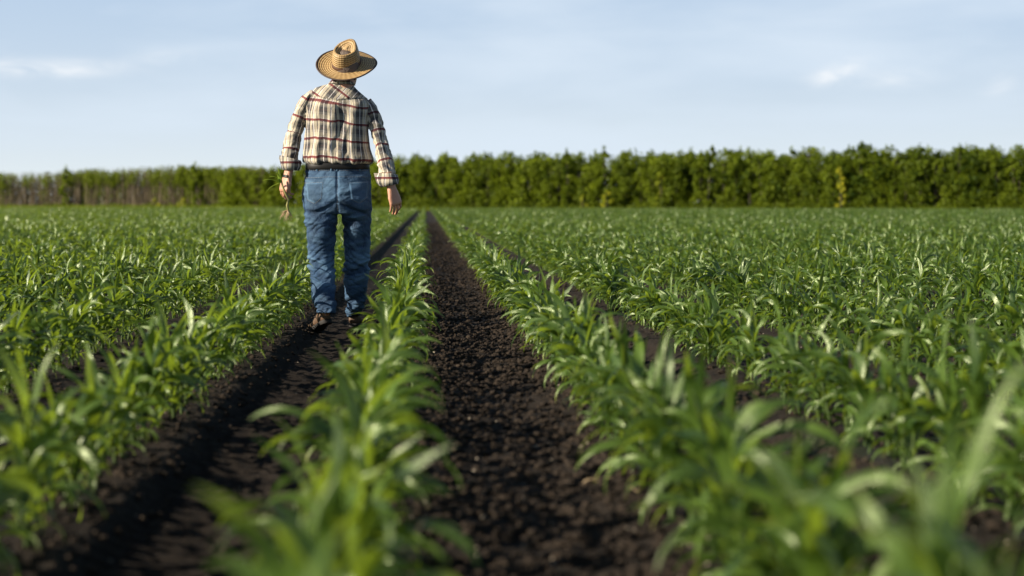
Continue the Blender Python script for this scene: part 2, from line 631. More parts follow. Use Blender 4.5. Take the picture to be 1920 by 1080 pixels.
looks = ['bushy', 'upright', 'drooping', 'slender', 'broad-leaved', 'leaning', 'arching', 'loose']
first = {}
for k in sorted(set(int(kk[i]) for i in ind)):
    ids = sorted([i for i in ind if int(kk[i]) == k], key=lambda i: PY[i])
    for nth, i in enumerate(ids):
        j = int(PV[i])
        e = bpy.data.objects.new('corn_plant', None)
        e.empty_display_size = .05
        e.location = (PX[i], PY[i], float(ground_z(PX[i], PY[i])) + .0)
        e.rotation_euler = (random.Random(i).gauss(0, .09), random.Random(i + 9).gauss(0, .09), PA[i])
        e.scale = (PS[i],) * 3
        COL.objects.link(e)
        c = nth + 1
        suf = 'th' if 10 <= c % 100 <= 20 else {1: 'st', 2: 'nd', 3: 'rd'}.get(c % 10, 'th')
        tag(e, f"corn plant, {c}{suf} from the bottom edge in {row_names.get(k, 'outer row')}", 'corn plant', 'young corn plants in rows')
        for nm, me in (('foliage', proto_mesh[j][0]), ('stalk', proto_mesh[j][1])):
            c_ = bpy.data.objects.new(nm, me)
            COL.objects.link(c_); c_.parent = e


def place(fol, st, ids, jitter):
    """copies of one plant variant at many spots -> one vertex block"""
    fv, ff, fu, ft = fol; sv, sf = st
    v0 = np.concatenate([fv, sv]); f0 = np.concatenate([ff, sf + len(fv)])
    u0 = np.concatenate([fu, np.tile([[.3, .5]], (len(sv), 1))]); t0 = np.concatenate([ft, np.full(len(sv), .7)])
    a = PA[ids]; s = PS[ids]
    c, sn = np.cos(a) * s, np.sin(a) * s
    lx = jitter.normal(0, .07, len(ids)); ly = jitter.normal(0, .07, len(ids))
    X = c[:, None] * v0[:, 0] - sn[:, None] * v0[:, 1]
    Y = sn[:, None] * v0[:, 0] + c[:, None] * v0[:, 1]
    Z = s[:, None] * v0[:, 2][None]
    X = X + lx[:, None] * Z + PX[ids][:, None]; Y = Y + ly[:, None] * Z + PY[ids][:, None]
    Z = Z + ground_z(PX[ids], PY[ids])[:, None]
    Vv = np.stack([X, Y, Z], 2).reshape(-1, 3)
    Ff = (f0[None] + (np.arange(len(ids)) * len(v0))[:, None, None]).reshape(-1, 4)
    tt = np.clip(t0[None] + jitter.normal(0, .1, len(ids))[:, None], 0, 1).ravel()
    return Vv, Ff, np.tile(u0, (len(ids), 1)), tt


jr = np.random.RandomState(5)
blocks = []
lod1 = [corn(100 + i, 1) for i in range(NV)]
lod2 = [corn(100 + i, 2) for i in range(NV)]
dist = PY[rest]
for (lo, hi, src) in ((0, 13, protos), (13, 42, lod1), (42, 999, lod2)):
    for j in range(NV):
        ids = rest[(dist >= lo) & (dist < hi) & (PV[rest] == j)]
        if len(ids): blocks.append(place(src[j][0], src[j][1], ids, jr))
off = 0; Fb = []
for b in blocks:
    Fb.append(b[1] + off); off += len(b[0])
field = np_mesh('corn_field', np.concatenate([b[0] for b in blocks]), np.concatenate(Fb), M_CORN,
                attrs={'tint': np.concatenate([b[3] for b in blocks])}, uv=np.concatenate([b[2] for b in blocks]))
tag(field, 'dense rows of young green corn stretching back to the wood', 'corn field', kind='stuff')
print('plants', len(plants), 'field faces', len(field.data.polygons))

# ------------------------------------------------------------------ the wood behind the field
M_TREE = leaf_material('tree_leaf', (0.014, 0.034, 0.0035), (0.190, 0.245, 0.012), (0.26, 0.34, 0.015), rough=.6, tfac=.33, uvrib=False, spec=.2)
M_YEL = leaf_material('yellow_leaf', (0.22, 0.26, 0.02), (0.60, 0.54, 0.03), (0.4, 0.4, 0.04), rough=.6, tfac=.3, uvrib=False, spec=.2)
M_BARK, n_, l_, b_, _ = mat('bark'); b_.inputs['Roughness'].default_value = .9
l_.new(mixrgb(n_, l_, noise_tex(n_, l_, 3, 5, mscale=(3, 3, .5)), (.03, .026, .018), (.08, .065, .045)), b_.inputs['Base Color'])
M_BARE, n_, l_, b_, _ = mat('bare_stem'); b_.inputs['Roughness'].default_value = .9
l_.new(mixrgb(n_, l_, noise_tex(n_, l_, 2, 5, mscale=(3, 3, .5)), (.078, .064, .040), (.20, .160, .100)), b_.inputs['Base Color'])
M_VERGE, n_, l_, b_, _ = mat('verge'); b_.inputs['Roughness'].default_value = .9
l_.new(mixrgb(n_, l_, noise_tex(n_, l_, .8, 5), (.05, .08, .015), (.12, .15, .03)), b_.inputs['Base Color'])


def leafcloud(C, rad, n, size, rs, tint, tvar=.12):
    """n leaf-sized quads through a lobed clump at C"""
    d = rs.normal(size=(n, 3)); d /= np.linalg.norm(d, axis=1)[:, None]
    r = rs.rand(n) ** .45
    P = np.array(C) + d * r[:, None] * np.array(rad)
    a = rs.normal(size=(n, 3)); a /= np.linalg.norm(a, axis=1)[:, None]
    b = np.cross(a, rs.normal(size=(n, 3))); b /= np.linalg.norm(b, axis=1)[:, None]
    s = size * rs.uniform(.6, 1.3, n)[:, None]
    q = np.stack([P - a * s * .5, P + b * s * .33, P + a * s * .5, P - b * s * .33], 1).reshape(-1, 3)
    t = np.repeat(np.clip(tint + rs.normal(0, tvar, n), 0, 1), 4)
    return q, np.arange(4 * n).reshape(-1, 4), t


def tree_parts(X, Y, H, rs, wid=1.5, tint=.35, nclump=16, nleaf=60, size=.3, low=.12):
    """returns foliage (V,F,t) and wood (V,F)"""
    Vs, Fs, Ts = [], [], []; off = 0
    Wv, Wf = [], []; wo = 0
    def addw(p0, p1, r0, r1, n=5):
        nonlocal wo
        v, f = tube(p0, p1, r0, r1, n); Wv.append(v); Wf.append(f + wo); wo += len(v)
    lean = rs.normal(0, .04, 2) * H
    top = np.array([X + lean[0], Y + lean[1], H * .93])
    addw((X, Y, -.1), tuple((np.array([X, Y, 0]) * .5 + top * .5)), .09, .055)
    addw(tuple((np.array([X, Y, 0]) * .5 + top * .5)), tuple(top), .055, .015)
    for i in range(nclump):
        q = (i + .5) / nclump
        z = H * (low + (.93 - low) * q)
        rr = wid * (1 - .62 * q ** 1.6) * rs.uniform(.35, 1)
        a = rs.uniform(0, 6.28)
        c = np.array([X + lean[0] * q + rr * math.cos(a), Y + lean[1] * q + rr * math.sin(a), z + rs.normal(0, .12)])
        st = np.array([X + lean[0] * q, Y + lean[1] * q, z - rr * .5])
        addw(tuple(st), tuple(c), .03, .01, 4)
        k = rs.uniform(.4, .8) * (1 - .35 * q) * wid / 1.5
        v, f, t = leafcloud(c, (k, k, k * 1.05), int(nleaf * rs.uniform(.7, 1.3)), size, rs, tint + rs.normal(0, .13))
        Vs.append(v); Fs.append(f + off); Ts.append(t); off += len(v)
    # wispy leader
    v, f, t = leafcloud((top[0], top[1], H * .95), (.22, .22, H * .07), int(nleaf * .45), size * .85, rs, tint + .12)
    Vs.append(v); Fs.append(f + off); Ts.append(t)
    return (np.concatenate(Vs), np.concatenate(Fs), np.concatenate(Ts)), (np.concatenate(Wv), np.concatenate(Wf))


def treeline_Y(X): return 164 - .482 * X


def tree_xy(px, back=0.):
    s = (px - 798) / F          # X = s*Y ; Y = 164-.482 X
    Y = 164 / (1 + .482 * s) + back
    return s * Y, Y


TOPS = [(-300, 330), (0, 321), (100, 320), (200, 314), (300, 310), (350, 308), (420, 310), (480, 308), (560, 305), (640, 300), (800, 291), (900, 290), (1000, 288), (1100, 286),
        (1200, 284), (1330, 279), (1450, 281), (1560, 280), (1620, 274), (1700, 279), (1820, 274), (1920, 270), (2300, 262)]
tpx, tpy = np.array(TOPS).T


def H_at(px, Y): return CAMH + (382 - np.interp(px, tpx, tpy)) * Y / F


tr = np.random.RandomState(21)
SV, SF, ST, so_ = [], [], [], 0
WV, WF, wo_ = [], [], 0


def collect(fol, wood):
    global so_, wo_
    SV.append(fol[0]); SF.append(fol[1] + so_); ST.append(fol[2]); so_ += len(fol[0])
    WV.append(wood[0]); WF.append(wood[1] + wo_); wo_ += len(wood[0])


px = 440.0
while px < 2350:
    for back, dens in ((0, 1), (2.6, 1), (5.5, .8)):
        p2 = px + tr.normal(0, 9)
        X, Y = tree_xy(p2, back)
        H = H_at(p2, Y) * tr.uniform(.90, 1.06) * (1 if back else .9)
        tnt = np.interp(p2, [440, 520, 800, 1200, 1900], [.66, .60, .50, .42, .30])
        if p2 < 520: H *= .9
        f_, w_ = tree_parts(X, Y, H, tr, wid=tr.uniform(1.0, 2.5), tint=tnt + tr.normal(0, .09), nclump=24, nleaf=int(60 * dens), size=.26, low=.06 if back == 0 else .15)
        collect(f_, w_)
    px += 17 * tr.uniform(.3, 1.7)
# deep dark interior of the belt, further back
px = 430.0
while px < 2380:
    for back in (8, 11):
        X, Y = tree_xy(px + tr.normal(0, 6), back)
        H = H_at(px, Y) * tr.uniform(.80, .97)
        for q_ in (.12, .35, .6, .83):
            v, f, t = leafcloud((X + tr.normal(0, .3), Y + tr.normal(0, .6), H * q_), (1.0, 1.0, H * .16), 80, .36, tr, .36 + tr.normal(0, .10))
            SV.append(v); SF.append(f + so_); ST.append(t); so_ += len(v)
    px += 17
# undershrubs along the foot
px = -250.0
while px < 2350:
    X, Y = tree_xy(px, -1.0)
    h = tr.uniform(.5, 1.3) if px > 420 else tr.uniform(.5, .95)
    v, f, t = leafcloud((X, Y, h * .5), (.9, .7, h * .55), 130, .2, tr, .33 if px > 500 else .45)
    SV.append(v); SF.append(f + so_); ST.append(t); so_ += len(v)
    px += 15
wood = np_mesh('woodland', np.concatenate(SV), np.concatenate(SF), M_TREE, smooth=False, attrs={'tint': np.concatenate(ST)})
tag(wood, 'long belt of leafy green trees closing the far side of the field', 'woodland', kind='stuff')
tag(np_mesh('woodland_trunks', np.concatenate(WV), np.concatenate(WF), M_BARK), 'dim brown trunks and limbs inside the green belt of trees', 'tree trunks', kind='stuff')

# left end: leafless brown saplings with thin green tops
SV, SF, ST, so_ = [], [], [], 0
WV, WF, wo_ = [], [], 0
for i in range(2600):
    p2 = tr.uniform(-260, 500); back = tr.uniform(0, 5)
    dens = .55 + .45 * math.sin(p2 * .021 + 1) + .3 * math.sin(p2 * .05)
    X, Y = tree_xy(p2, back)
    H = H_at(p2, Y) * tr.uniform(.66, .99)
    lean = tr.normal(0, .12, 2)
    m_ = (X + lean[0] * .5, Y + lean[1] * .5, H * .5)
    v, f = tube((X, Y, -.1), m_, .045, .03, 4); WV.append(v); WF.append(f + wo_); wo_ += len(v)
    v, f = tube(m_, (X + lean[0], Y + lean[1], H), .03, .008, 4); WV.append(v); WF.append(f + wo_); wo_ += len(v)
    for j in range(5):
        q = tr.uniform(.35, .95); b0 = (X + lean[0] * q, Y + lean[1] * q, H * q)
        L = tr.uniform(.3, .8) * (1.2 - q); a = tr.uniform(0, 6.28)
        v, f = tube(b0, (b0[0] + L * .4 * math.cos(a), b0[1] + L * .4 * math.sin(a), b0[2] + L), .014, .005, 3)
        WV.append(v); WF.append(f + wo_); wo_ += len(v)
    green = tr.rand() < np.clip(.30 + .35 * math.sin(p2 * .031 + 2) + .2 * math.sin(p2 * .11) + (p2 > 290) * .25, .10, .95)
    if green:
        v, f, t = leafcloud((X + lean[0], Y + lean[1], H * .84), (.45, .45, H * .17), 70, .2, tr, .6)
        SV.append(v); SF.append(f + so_); ST.append(t); so_ += len(v)
        if tr.rand() < .45:
            v, f, t = leafcloud((X, Y, H * .45), (.5, .5, H * .4), 60, .2, tr, .5)
            SV.append(v); SF.append(f + so_); ST.append(t); so_ += len(v)
px = -260.0
while px < 520:
    X, Y = tree_xy(px, 6)
    H = H_at(px, Y) * tr.uniform(.86, 1.0)
    for q_ in (.2, .5, .8):
        v, f, t = leafcloud((X + tr.normal(0, .3), Y + tr.normal(0, .6), H * q_), (1.1, .8, H * .2), 110, .26, tr, .22 + .35 * q_ + tr.normal(0, .08))
        SV.append(v); SF.append(f + so_); ST.append(t); so_ += len(v)
    px += 13
bare = np_mesh('bare_thicket', np.concatenate(WV), np.concatenate(WF), M_BARE)
tag(bare, 'thicket of thin leafless brown saplings at the left end of the wood', 'thicket', kind='stuff')
tag(np_mesh('thicket_leaves', np.concatenate(SV), np.concatenate(SF), M_TREE, smooth=False, attrs={'tint': np.concatenate(ST)}),
    'thin fresh green leaves on the tops of the brown thicket', 'thicket leaves', kind='stuff')


def single_tree(name, px, back, topy, label, cat, group=None, material=M_TREE, **kw):
    X, Y = tree_xy(px, back)
    H = CAMH + (382 - topy) * Y / F
    f_, w_ = tree_parts(X, Y, H, tr, **kw)
    e = empty(name, (X, Y, 0))
    np_mesh('crown', f_[0], f_[1], material, smooth=False, attrs={'tint': f_[2]}, parent=e)
    np_mesh('trunk', w_[0], w_[1], M_BARK, parent=e)
    tag(e, label, cat, group)


G1 = 'taller trees standing above the wood'
single_tree('tree', 1138, -.5, 274, 'narrow dark tree whose pointed top stands above the middle of the wood', 'tree', G1, wid=.95, tint=.3, nclump=18, nleaf=70)
single_tree('tree', 1330, -.5, 270, 'green tree rising above the wood where its top line steps up', 'tree', G1, wid=1.2, tint=.3, nclump=18, nleaf=70)
single_tree('tree', 1622, -.5, 265, 'dark round-topped tree rising above the yellow shrub in the wood', 'tree', G1, wid=1.3, tint=.22, nclump=18, nleaf=75)
single_tree('tree', 1815, -.5, 266, 'tall dark tree with ragged top near the right end of the wood', 'tree', G1, wid=1.2, tint=.2, nclump=18, nleaf=70)
single_tree('tree', 1742, -.5, 268, 'dark slim tree left of the ragged-topped tree at the right of the wood', 'tree', G1, wid=1.0, tint=.2, nclump=18, nleaf=70)
single_tree('tree', 1066, -.5, 280, 'slender green tree just left of the narrow pointed tree', 'tree', G1, wid=1.0, tint=.36, nclump=16, nleaf=70)
single_tree('tree', 137, -.5, 311, 'leafy green tree standing out of the brown thicket at far left', 'tree', G1, wid=.9, tint=.5, nclump=14, nleaf=50)
single_tree('tree', 378, -.5, 304, 'leafy green tree at the right end of the brown thicket', 'tree', G1, wid=1.1, tint=.5, nclump=14, nleaf=55)
single_tree('yellow_tree', 1588, -1.6, 312, 'bright yellow-leaved shrub tree in front of the dark wood', 'tree', None, M_YEL, wid=.62, tint=.45, nclump=16, nleaf=26, size=.22, low=.04)
single_tree('yellow_bush', 1140, -1.8, 358, 'small yellow-green bush at the foot of the middle of the wood', 'bush', 'bushes at the foot of the wood', M_YEL, wid=.7, tint=.3, nclump=9, nleaf=26, size=.2, low=.1)
single_tree('bush', 1092, -1.8, 366, 'low pale green bush left of the small yellow-green bush', 'bush', 'bushes at the foot of the wood', M_YEL, wid=.6, tint=.05, nclump=8, nleaf=26, size=.2, low=.1)
single_tree('bush', 1243, -1.0, 322, 'light green sapling at the foot of the wood', 'bush', 'bushes at the foot of the wood', M_YEL, wid=.7, tint=.02, nclump=10, nleaf=22, size=.2, low=.1)
single_tree('bush', 300, -2.0, 374, 'low yellow-green bush at the foot of the brown thicket', 'bush', 'bushes at the foot of the wood', M_YEL, wid=.7, tint=.2, nclump=8, nleaf=26, size=.2, low=.1)
single_tree('bush', 350, -2.0, 370, 'rounded bush right of the low yellow-green bush by the thicket', 'bush', 'bushes at the foot of the wood', M_YEL, wid=.8, tint=.12, nclump=8, nleaf=26, size=.2, low=.1)

# grass verge between corn and wood, and woodland floor
vx = np.linspace(-260, 200, 90)
vy0, vy1 = treeline_Y(vx) - 1.6, treeline_Y(vx) + 60
Vv = np.concatenate([np.stack([vx, vy0, 0 * vx + .03], 1), np.stack([vx, vy1, 0 * vx + .05], 1)])
k = np.arange(89)
verge = np_mesh('grass_verge_ground', Vv, np.stack([k, k + 1, k + 91, k + 90], 1), M_VERGE)
tag(verge, kind='structure')
gb = tr.uniform(-130, 60, 26000)
gY = treeline_Y(gb) - tr.uniform(-2, 3.5, 26000) - np.where(gb < -18, 2.5, 0) * tr.rand(26000)
hh = tr.uniform(.25, .55, 26000) * np.where(gb < -18, 1.45, 1)
aa = tr.uniform(0, PI, 26000)
Vg = np.stack([np.stack([gb - .04 * np.cos(aa), gY - .04 * np.sin(aa), 0 * gb], 1), np.stack([gb + .04 * np.cos(aa), gY + .04 * np.sin(aa), 0 * gb], 1),
               np.stack([gb + tr.normal(0, .08, 26000), gY, hh], 1)], 1).reshape(-1, 3)
vg = np_mesh('verge_grass', Vg, np.arange(78000).reshape(-1, 3), M_TREE, smooth=False, attrs={'tint': np.repeat(np.clip(tr.normal(.62, .15, 26000), 0, 1), 3)})
tag(vg, 'rough sunlit grass between the corn and the wood', 'grass', kind='stuff')

# ------------------------------------------------------------------ the walking man
DM = 9.28
M_SKIN, n, l, b, _ = mat('skin')
l.new(mixrgb(n, l, noise_tex(n, l, 14, 5), (.36, .17, .105), (.52, .28, .185)), b.inputs['Base Color'])
b.inputs['Roughness'].default_value = .5
b.inputs['Subsurface Weight'].default_value = .12
b.inputs['Subsurface Radius'].default_value = (.02, .008, .004)
bump(n, l, b, noise_tex(n, l, 60, 4), .3, .002)
M_HAIR, n, l, b, _ = mat('hair')
b.inputs['Base Color'].default_value = (.09, .065, .05, 1); b.inputs['Roughness'].default_value = .6
bump(n, l, b, noise_tex(n, l, 90, 3, mscale=(3, 3, .3)), .8, .004)
M_BLACK, n, l, b, _ = mat('black_leather')
b.inputs['Base Color'].default_value = (.006, .006, .006, 1); b.inputs['Specular IOR Level'].default_value = .25; b.inputs['Roughness'].default_value = .5
M_RUBBER, n, l, b, _ = mat('sole_rubber')
b.inputs['Base Color'].default_value = (.012, .011, .011, 1); b.inputs['Roughness'].default_value = .8
M_METAL, n, l, b, _ = mat('metal')
b.inputs['Base Color'].default_value = (.5, .48, .45, 1); b.inputs['Metallic'].default_value = 1; b.inputs['Roughness'].default_value = .35
M_SHOE, n, l, b, _ = mat('brown_shoe')
l.new(mixrgb(n, l, noise_tex(n, l, 25, 5), (.045, .026, .016), (.14, .085, .05)), b.inputs['Base Color'])
b.inputs['Roughness'].default_value = .6
bump(n, l, b, noise_tex(n, l, 40, 5), .5, .004)
M_THREAD, n, l, b, _ = mat('pale_thread')
b.inputs['Base Color'].default_value = (.17, .19, .22, 1); b.inputs['Roughness'].default_value = .8


def ramp(n, l, v, stops, interp='CONSTANT'):
    r = n.new('ShaderNodeValToRGB')
    r.color_ramp.interpolation = interp
    cr = r.color_ramp
    cr.elements[0].position = stops[0][0]; cr.elements[0].color = (*stops[0][1], 1)
    cr.elements[1].position = stops[1][0]; cr.elements[1].color = (*stops[1][1], 1)
    for p, c in stops[2:]:
        e = cr.elements.new(p); e.color = (*c, 1)
    l.new(v, r.inputs[0])
    return r.outputs[0]


def plaid_material():
    m, n, l, b, _ = mat('plaid_cotton')
    uv = n.new('ShaderNodeUVMap'); s = n.new('ShaderNodeSeparateXYZ'); l.new(uv.outputs[0], s.inputs[0])
    u = mth(n, l, 'FRACT', mth(n, l, 'DIVIDE', s.outputs[0], .118))
    v = mth(n, l, 'FRACT', mth(n, l, 'DIVIDE', s.outputs[1], .114))
    cream = (.46, .41, .31); grey = (.050, .050, .052); mid = (.26, .245, .22)
    wht = (.66, .63, .60); nav = (.03, .03, .05); red = (.21, .022, .030); mar = (.11, .035, .04)
    # warp: grey blocks, cream blocks, fine navy/white lines
    cu = ramp(n, l, u, [(0, cream), (.10, nav), (.14, cream), (.25, grey), (.47, wht), (.51, grey), (.70, cream), (.84, nav), (.88, wht), (.93, cream)])
    cv = ramp(n, l, v, [(0, red), (.12, wht), (.15, cream), (.36, mid), (.50, grey), (.60, mar), (.64, grey), (.78, mid), (.86, cream), (.96, mar)])
    base = mixrgb(n, l, .27, cu, cv)
    isred = mth(n, l, 'LESS_THAN', v, .12)
    isgrey = mth(n, l, 'MULTIPLY', mth(n, l, 'GREATER_THAN', u, .25), mth(n, l, 'LESS_THAN', u, .70))
    redc = mixrgb(n, l, isgrey, (.135, .022, .025), (.045, .009, .013))
    base = mixrgb(n, l, mth(n, l, 'MULTIPLY', isred, .9), base, redc)
    l.new(base, b.inputs['Base Color'])
    b.inputs['Roughness'].default_value = .85
    b.inputs['Specular IOR Level'].default_value = .25
    b.inputs['Sheen Weight'].default_value = .1
    f = noise_tex(n, l, 24, 5, .6, mscale=(1.6, 1.6, .6), dist=.6)
    bump(n, l, b, f, .45, .012)
    return m


M_PLAID = plaid_material()


def denim_material():
    m, n, l, b, _ = mat('blue_denim')
    f = noise_tex(n, l, 5, 5, .6, mscale=(1.5, 1.5, .8))
    c = mixrgb(n, l, maprange(n, l, f, .35, .65), (.0035, .011, .033), (.014, .042, .100))
    f2 = noise_tex(n, l, 160, 3, .6, mscale=(2.5, 2.5, .25))
    c = mixrgb(n, l, maprange(n, l, f2, .4, .7, 0, .35), c, (.12, .20, .29))
    wr = n.new('ShaderNodeAttribute'); wr.attribute_name = 'wear_and_light'
    c = mixrgb(n, l, mth(n, l, 'MULTIPLY', wr.outputs['Fac'], .85), c, (.13, .24, .37))  # pale mix: faded denim plus painted-in sunlit patches
    l.new(c, b.inputs['Base Color'])
    b.inputs['Roughness'].default_value = .85
    b.inputs['Specular IOR Level'].default_value = .2
    fb_ = noise_tex(n, l, 16, 6, .62, mscale=(1, 1, 1.7), dist=.8)
    bump(n, l, b, fb_, .55, .014)
    return m


M_DENIM = denim_material()


def straw_material(name, dark, light, fu, fv):
    m, n, l, b, _ = mat(name)
    uv = n.new('ShaderNodeUVMap'); s = n.new('ShaderNodeSeparateXYZ'); l.new(uv.outputs[0], s.inputs[0])
    a = mth(n, l, 'SINE', mth(n, l, 'MULTIPLY', s.outputs[0], fu))
    c = mth(n, l, 'SINE', mth(n, l, 'MULTIPLY', s.outputs[1], fv))
    w = mth(n, l, 'MULTIPLY', mth(n, l, 'ADD', mth(n, l, 'MULTIPLY', a, .35), mth(n, l, 'ADD', c, .9)), .55, clamp=True)
    f = noise_tex(n, l, 12, 4)
    col = mixrgb(n, l, w, dark, mixrgb(n, l, f, light, tuple(q * .72 for q in light)))
    l.new(col, b.inputs['Base Color'])
    b.inputs['Roughness'].default_value = .5
    bump(n, l, b, w, .7, .003)
    tr_ = n.new('ShaderNodeBsdfTranslucent'); l.new(col, tr_.inputs[0])
    mx = n.new('ShaderNodeMixShader'); mx.inputs[0].default_value = .12
    o = n['Material Output']
    l.new(b.outputs[0], mx.inputs[1]); l.new(tr_.outputs[0], mx.inputs[2]); l.new(mx.outputs[0], o.inputs[0])
    return m


M_STRAWHAT = straw_material('woven_straw', (.22, .125, .045), (.62, .44, .20), 190, 460)
M_HATBAND, n, l, b, _ = mat('hat_band'); b.inputs['Base Color'].default_value = (.075, .032, .015, 1); b.inputs['Roughness'].default_value = .7
M_BINDING, n, l, b, _ = mat('brim_binding'); b.inputs['Base Color'].default_value = (.045, .026, .018, 1); b.inputs['Roughness'].default_value = .7


# ---- shape helpers
def ring(c, a, bvec, n=32, sq=2.0, back=1.0):
    """superellipse ring around c with half axes a (right) and bvec (forward)"""
    out = []
    for i in range(n):
        t = 2 * PI * i / n
        x, y = math.cos(t), math.sin(t)
        e = 2 / sq
        x = math.copysign(abs(x) ** e, x); y = math.copysign(abs(y) ** e, y)
        out.append(c + a * x + bvec * y * (back if y < 0 else 1))
    return out


def loft(rings, cap=True):
    n = len(rings[0]); V_ = [v for r in rings for v in r]; F_ = []
    for i in range(len(rings) - 1):
        for k in range(n):
            F_.append((i * n + k, i * n + (k + 1) % n, (i + 1) * n + (k + 1) % n, (i + 1) * n + k))
    if cap:
        V_.append(sum(rings[0], Vector()) / n); V_.append(sum(rings[-1], Vector()) / n)
        a, z = len(V_) - 2, len(V_) - 1; b0 = (len(rings) - 1) * n
        for k in range(n):
            F_.append((a, (k + 1) % n, k)); F_.append((z, b0 + k, b0 + (k + 1) % n))
    return V_, F_


def pxring(py, lft, rgt, Y, dep, n=32, sq=2.2, back=1.0, tilt=0.0):
    """horizontal ring whose left and right edges fall where the body is that wide"""
    p, q = at(lft, py + tilt * (lft - (lft + rgt) / 2), Y), at(rgt, py + tilt * (rgt - (lft + rgt) / 2), Y)
    return ring((p + q) / 2, (q - p) / 2, Vector((0, dep, 0)), n, sq, back)


def capsule_chain(pts, rads, n=14, sq=2.0):
    """tapered limb through points"""
    rings = []
    pts = [Vector(p) for p in pts]
    for i, (p, r) in enumerate(zip(pts, rads)):
        d = (pts[min(i + 1, len(pts) - 1)] - pts[max(i - 1, 0)]).normalized()
        s = d.cross(Vector((0, 1, 0)))
        if s.length < .1: s = d.cross(Vector((1, 0, 0)))
        s.normalize(); f = s.cross(d).normalized()
        rx, ry = r if isinstance(r, tuple) else (r, r)
        rings.append(ring(p, s * rx, f * ry, n, sq))
    # rounded ends
    def endring(i, j, k):
        d = (pts[i] - pts[j]).normalized(); rr = rads[i] if not isinstance(rads[i], tuple) else min(rads[i])
        return [pts[i] + (v - pts[i]) * k[0] + d * rr * k[1] for v in rings[i]]
    R0 = [endring(0, 1, (.45, .85)), endring(0, 1, (.8, .5))]
    R1 = [endring(-1, -2, (.8, .5)), endring(-1, -2, (.45, .85))]
    if True:
        rings = R0 + rings + R1
    return loft(rings)


def union(parts, voxel, smooth=3, lam=.5):
    """voxel-remesh overlapping closed shapes into one continuous skin; returns V (n,3), polys"""
    V_, F_ = [], []
    for v, f in parts:
        o = len(V_); V_ += list(v); F_ += [tuple(i + o for i in p) for p in f]
    me = bpy.data.meshes.new('raw'); me.from_pydata([tuple(v) for v in V_], [], F_); me.update()
    bm = bmesh.new(); bm.from_mesh(me)
    # make every closed piece face outwards
    bmesh.ops.recalc_face_normals(bm, faces=bm.faces)
    bm.to_mesh(me); bm.free()
    ob = bpy.data.objects.new('raw', me); COL.objects.link(ob)
    md = ob.modifiers.new('r', 'REMESH'); md.mode = 'VOXEL'; md.voxel_size = voxel; md.adaptivity = 0
    dg = bpy.context.evaluated_depsgraph_get()
    ev = ob.evaluated_get(dg); m2 = bpy.data.meshes.new_from_object(ev)
    bpy.data.objects.remove(ob)
    nv = len(m2.vertices)
    V = np.empty(nv * 3, np.float32); m2.vertices.foreach_get('co', V); V = V.reshape(-1, 3).astype(float)
    E = np.empty(len(m2.edges) * 2, np.int32); m2.edges.foreach_get('vertices', E); E = E.reshape(-1, 2)
    polys = [tuple(p.vertices) for p in m2.polygons]
    deg = np.bincount(E.ravel(), minlength=nv)[:, None]
    for it in range(smooth):
        acc = np.zeros_like(V)
        np.add.at(acc, E[:, 0], V[E[:, 1]]); np.add.at(acc, E[:, 1], V[E[:, 0]])
        V = V + (acc / deg - V) * lam
    bpy.data.meshes.remove(m2)
    return V, polys


def vnormals(V, polys):
    F4 = np.array([p if len(p) == 4 else p + (p[-1],) for p in polys])
    nrm = np.cross(V[F4[:, 2]] - V[F4[:, 0]], V[F4[:, 3]] - V[F4[:, 1]])
    N = np.zeros_like(V)
    for k in range(4): np.add.at(N, F4[:, k], nrm)
    N /= np.linalg.norm(N, axis=1)[:, None] + 1e-9
    return N


def finish(name, V, polys, material, parent, uv_face=None, attrs=None):
    o = pm_mesh(name, V, polys, material, parent)
    me = o.data
    if uv_face is not None:
        ul = me.uv_layers.new(name='UVMap')
        ul.data.foreach_set('uv', np.array(uv_face, dtype=np.float32).ravel())
    if attrs:
        for k_, a in attrs.items():
            at_ = me.attributes.new(k_, 'FLOAT', 'POINT'); at_.data.foreach_set('value', np.array(a, np.float32))
    return o


def nz3(P, fx, fy, fz, seed):
    off = Vector((seed * 3.1, seed * 7.7, seed * 1.3))
    return np.array([noise.noise(Vector((p[0] * fx, p[1] * fy, p[2] * fz)) + off) for p in P])


def ridged(a): return 1 - 2 * np.abs(a)


person = empty('person', (at(630, 604, DM).x, DM, 0))
tag(person, 'man walking away in straw hat, plaid shirt and blue jeans, holding an uprooted seedling', 'person')

# ---- skeleton points
A = at
sh_l, sh_r = A(584, 184, DM), A(689, 199, DM + .03)
el_l, el_r = A(553, 248, DM + .0), A(709, 262, DM - .03)
wr_l, wr_r = A(540, 325, DM - .05), A(734, 352, DM - .2)
headc = A(650, 128, DM + .035)
neck = A(646, 160, DM)

# ---- body (one continuous skin)
body_parts = []
body_parts.append(loft([pxring(400, 580, 690, DM, .10), pxring(360, 576, 690, DM, .12), pxring(312, 582, 686, DM, .105), pxring(260, 588, 682, DM, .10),
                        pxring(210, 586, 684, DM, .10), pxring(182, 596, 680, DM, .085), pxring(168, 618, 666, DM, .06)]))
body_parts.append(capsule_chain([A(645, 180, DM - .01), A(646, 160, DM), A(650, 140, DM + .02)], [.068, .062, .064]))
hd = []
for (z, w_, d0, d1) in [(-.125, .035, .01, .075), (-.10, .056, .045, .098), (-.06, .066, .07, .105), (-.02, .072, .085, .103), (.02, .076, .094, .102), (.06, .074, .092, .097), (.095, .058, .075, .075), (.118, .03, .04, .035)]:
    hd.append([v + Vector((0, (d1 - d0) / 2, 0)) for v in ring(headc + Vector((0, 0, z)), Vector((w_, 0, 0)), Vector((0, (d0 + d1) / 2, 0)), 28, 2.1)])
body_parts.append(loft(hd))
body_parts.append(capsule_chain([headc + Vector((0, .098, .01)), headc + Vector((0, .118, -.035))], [.009, .015]))      # nose
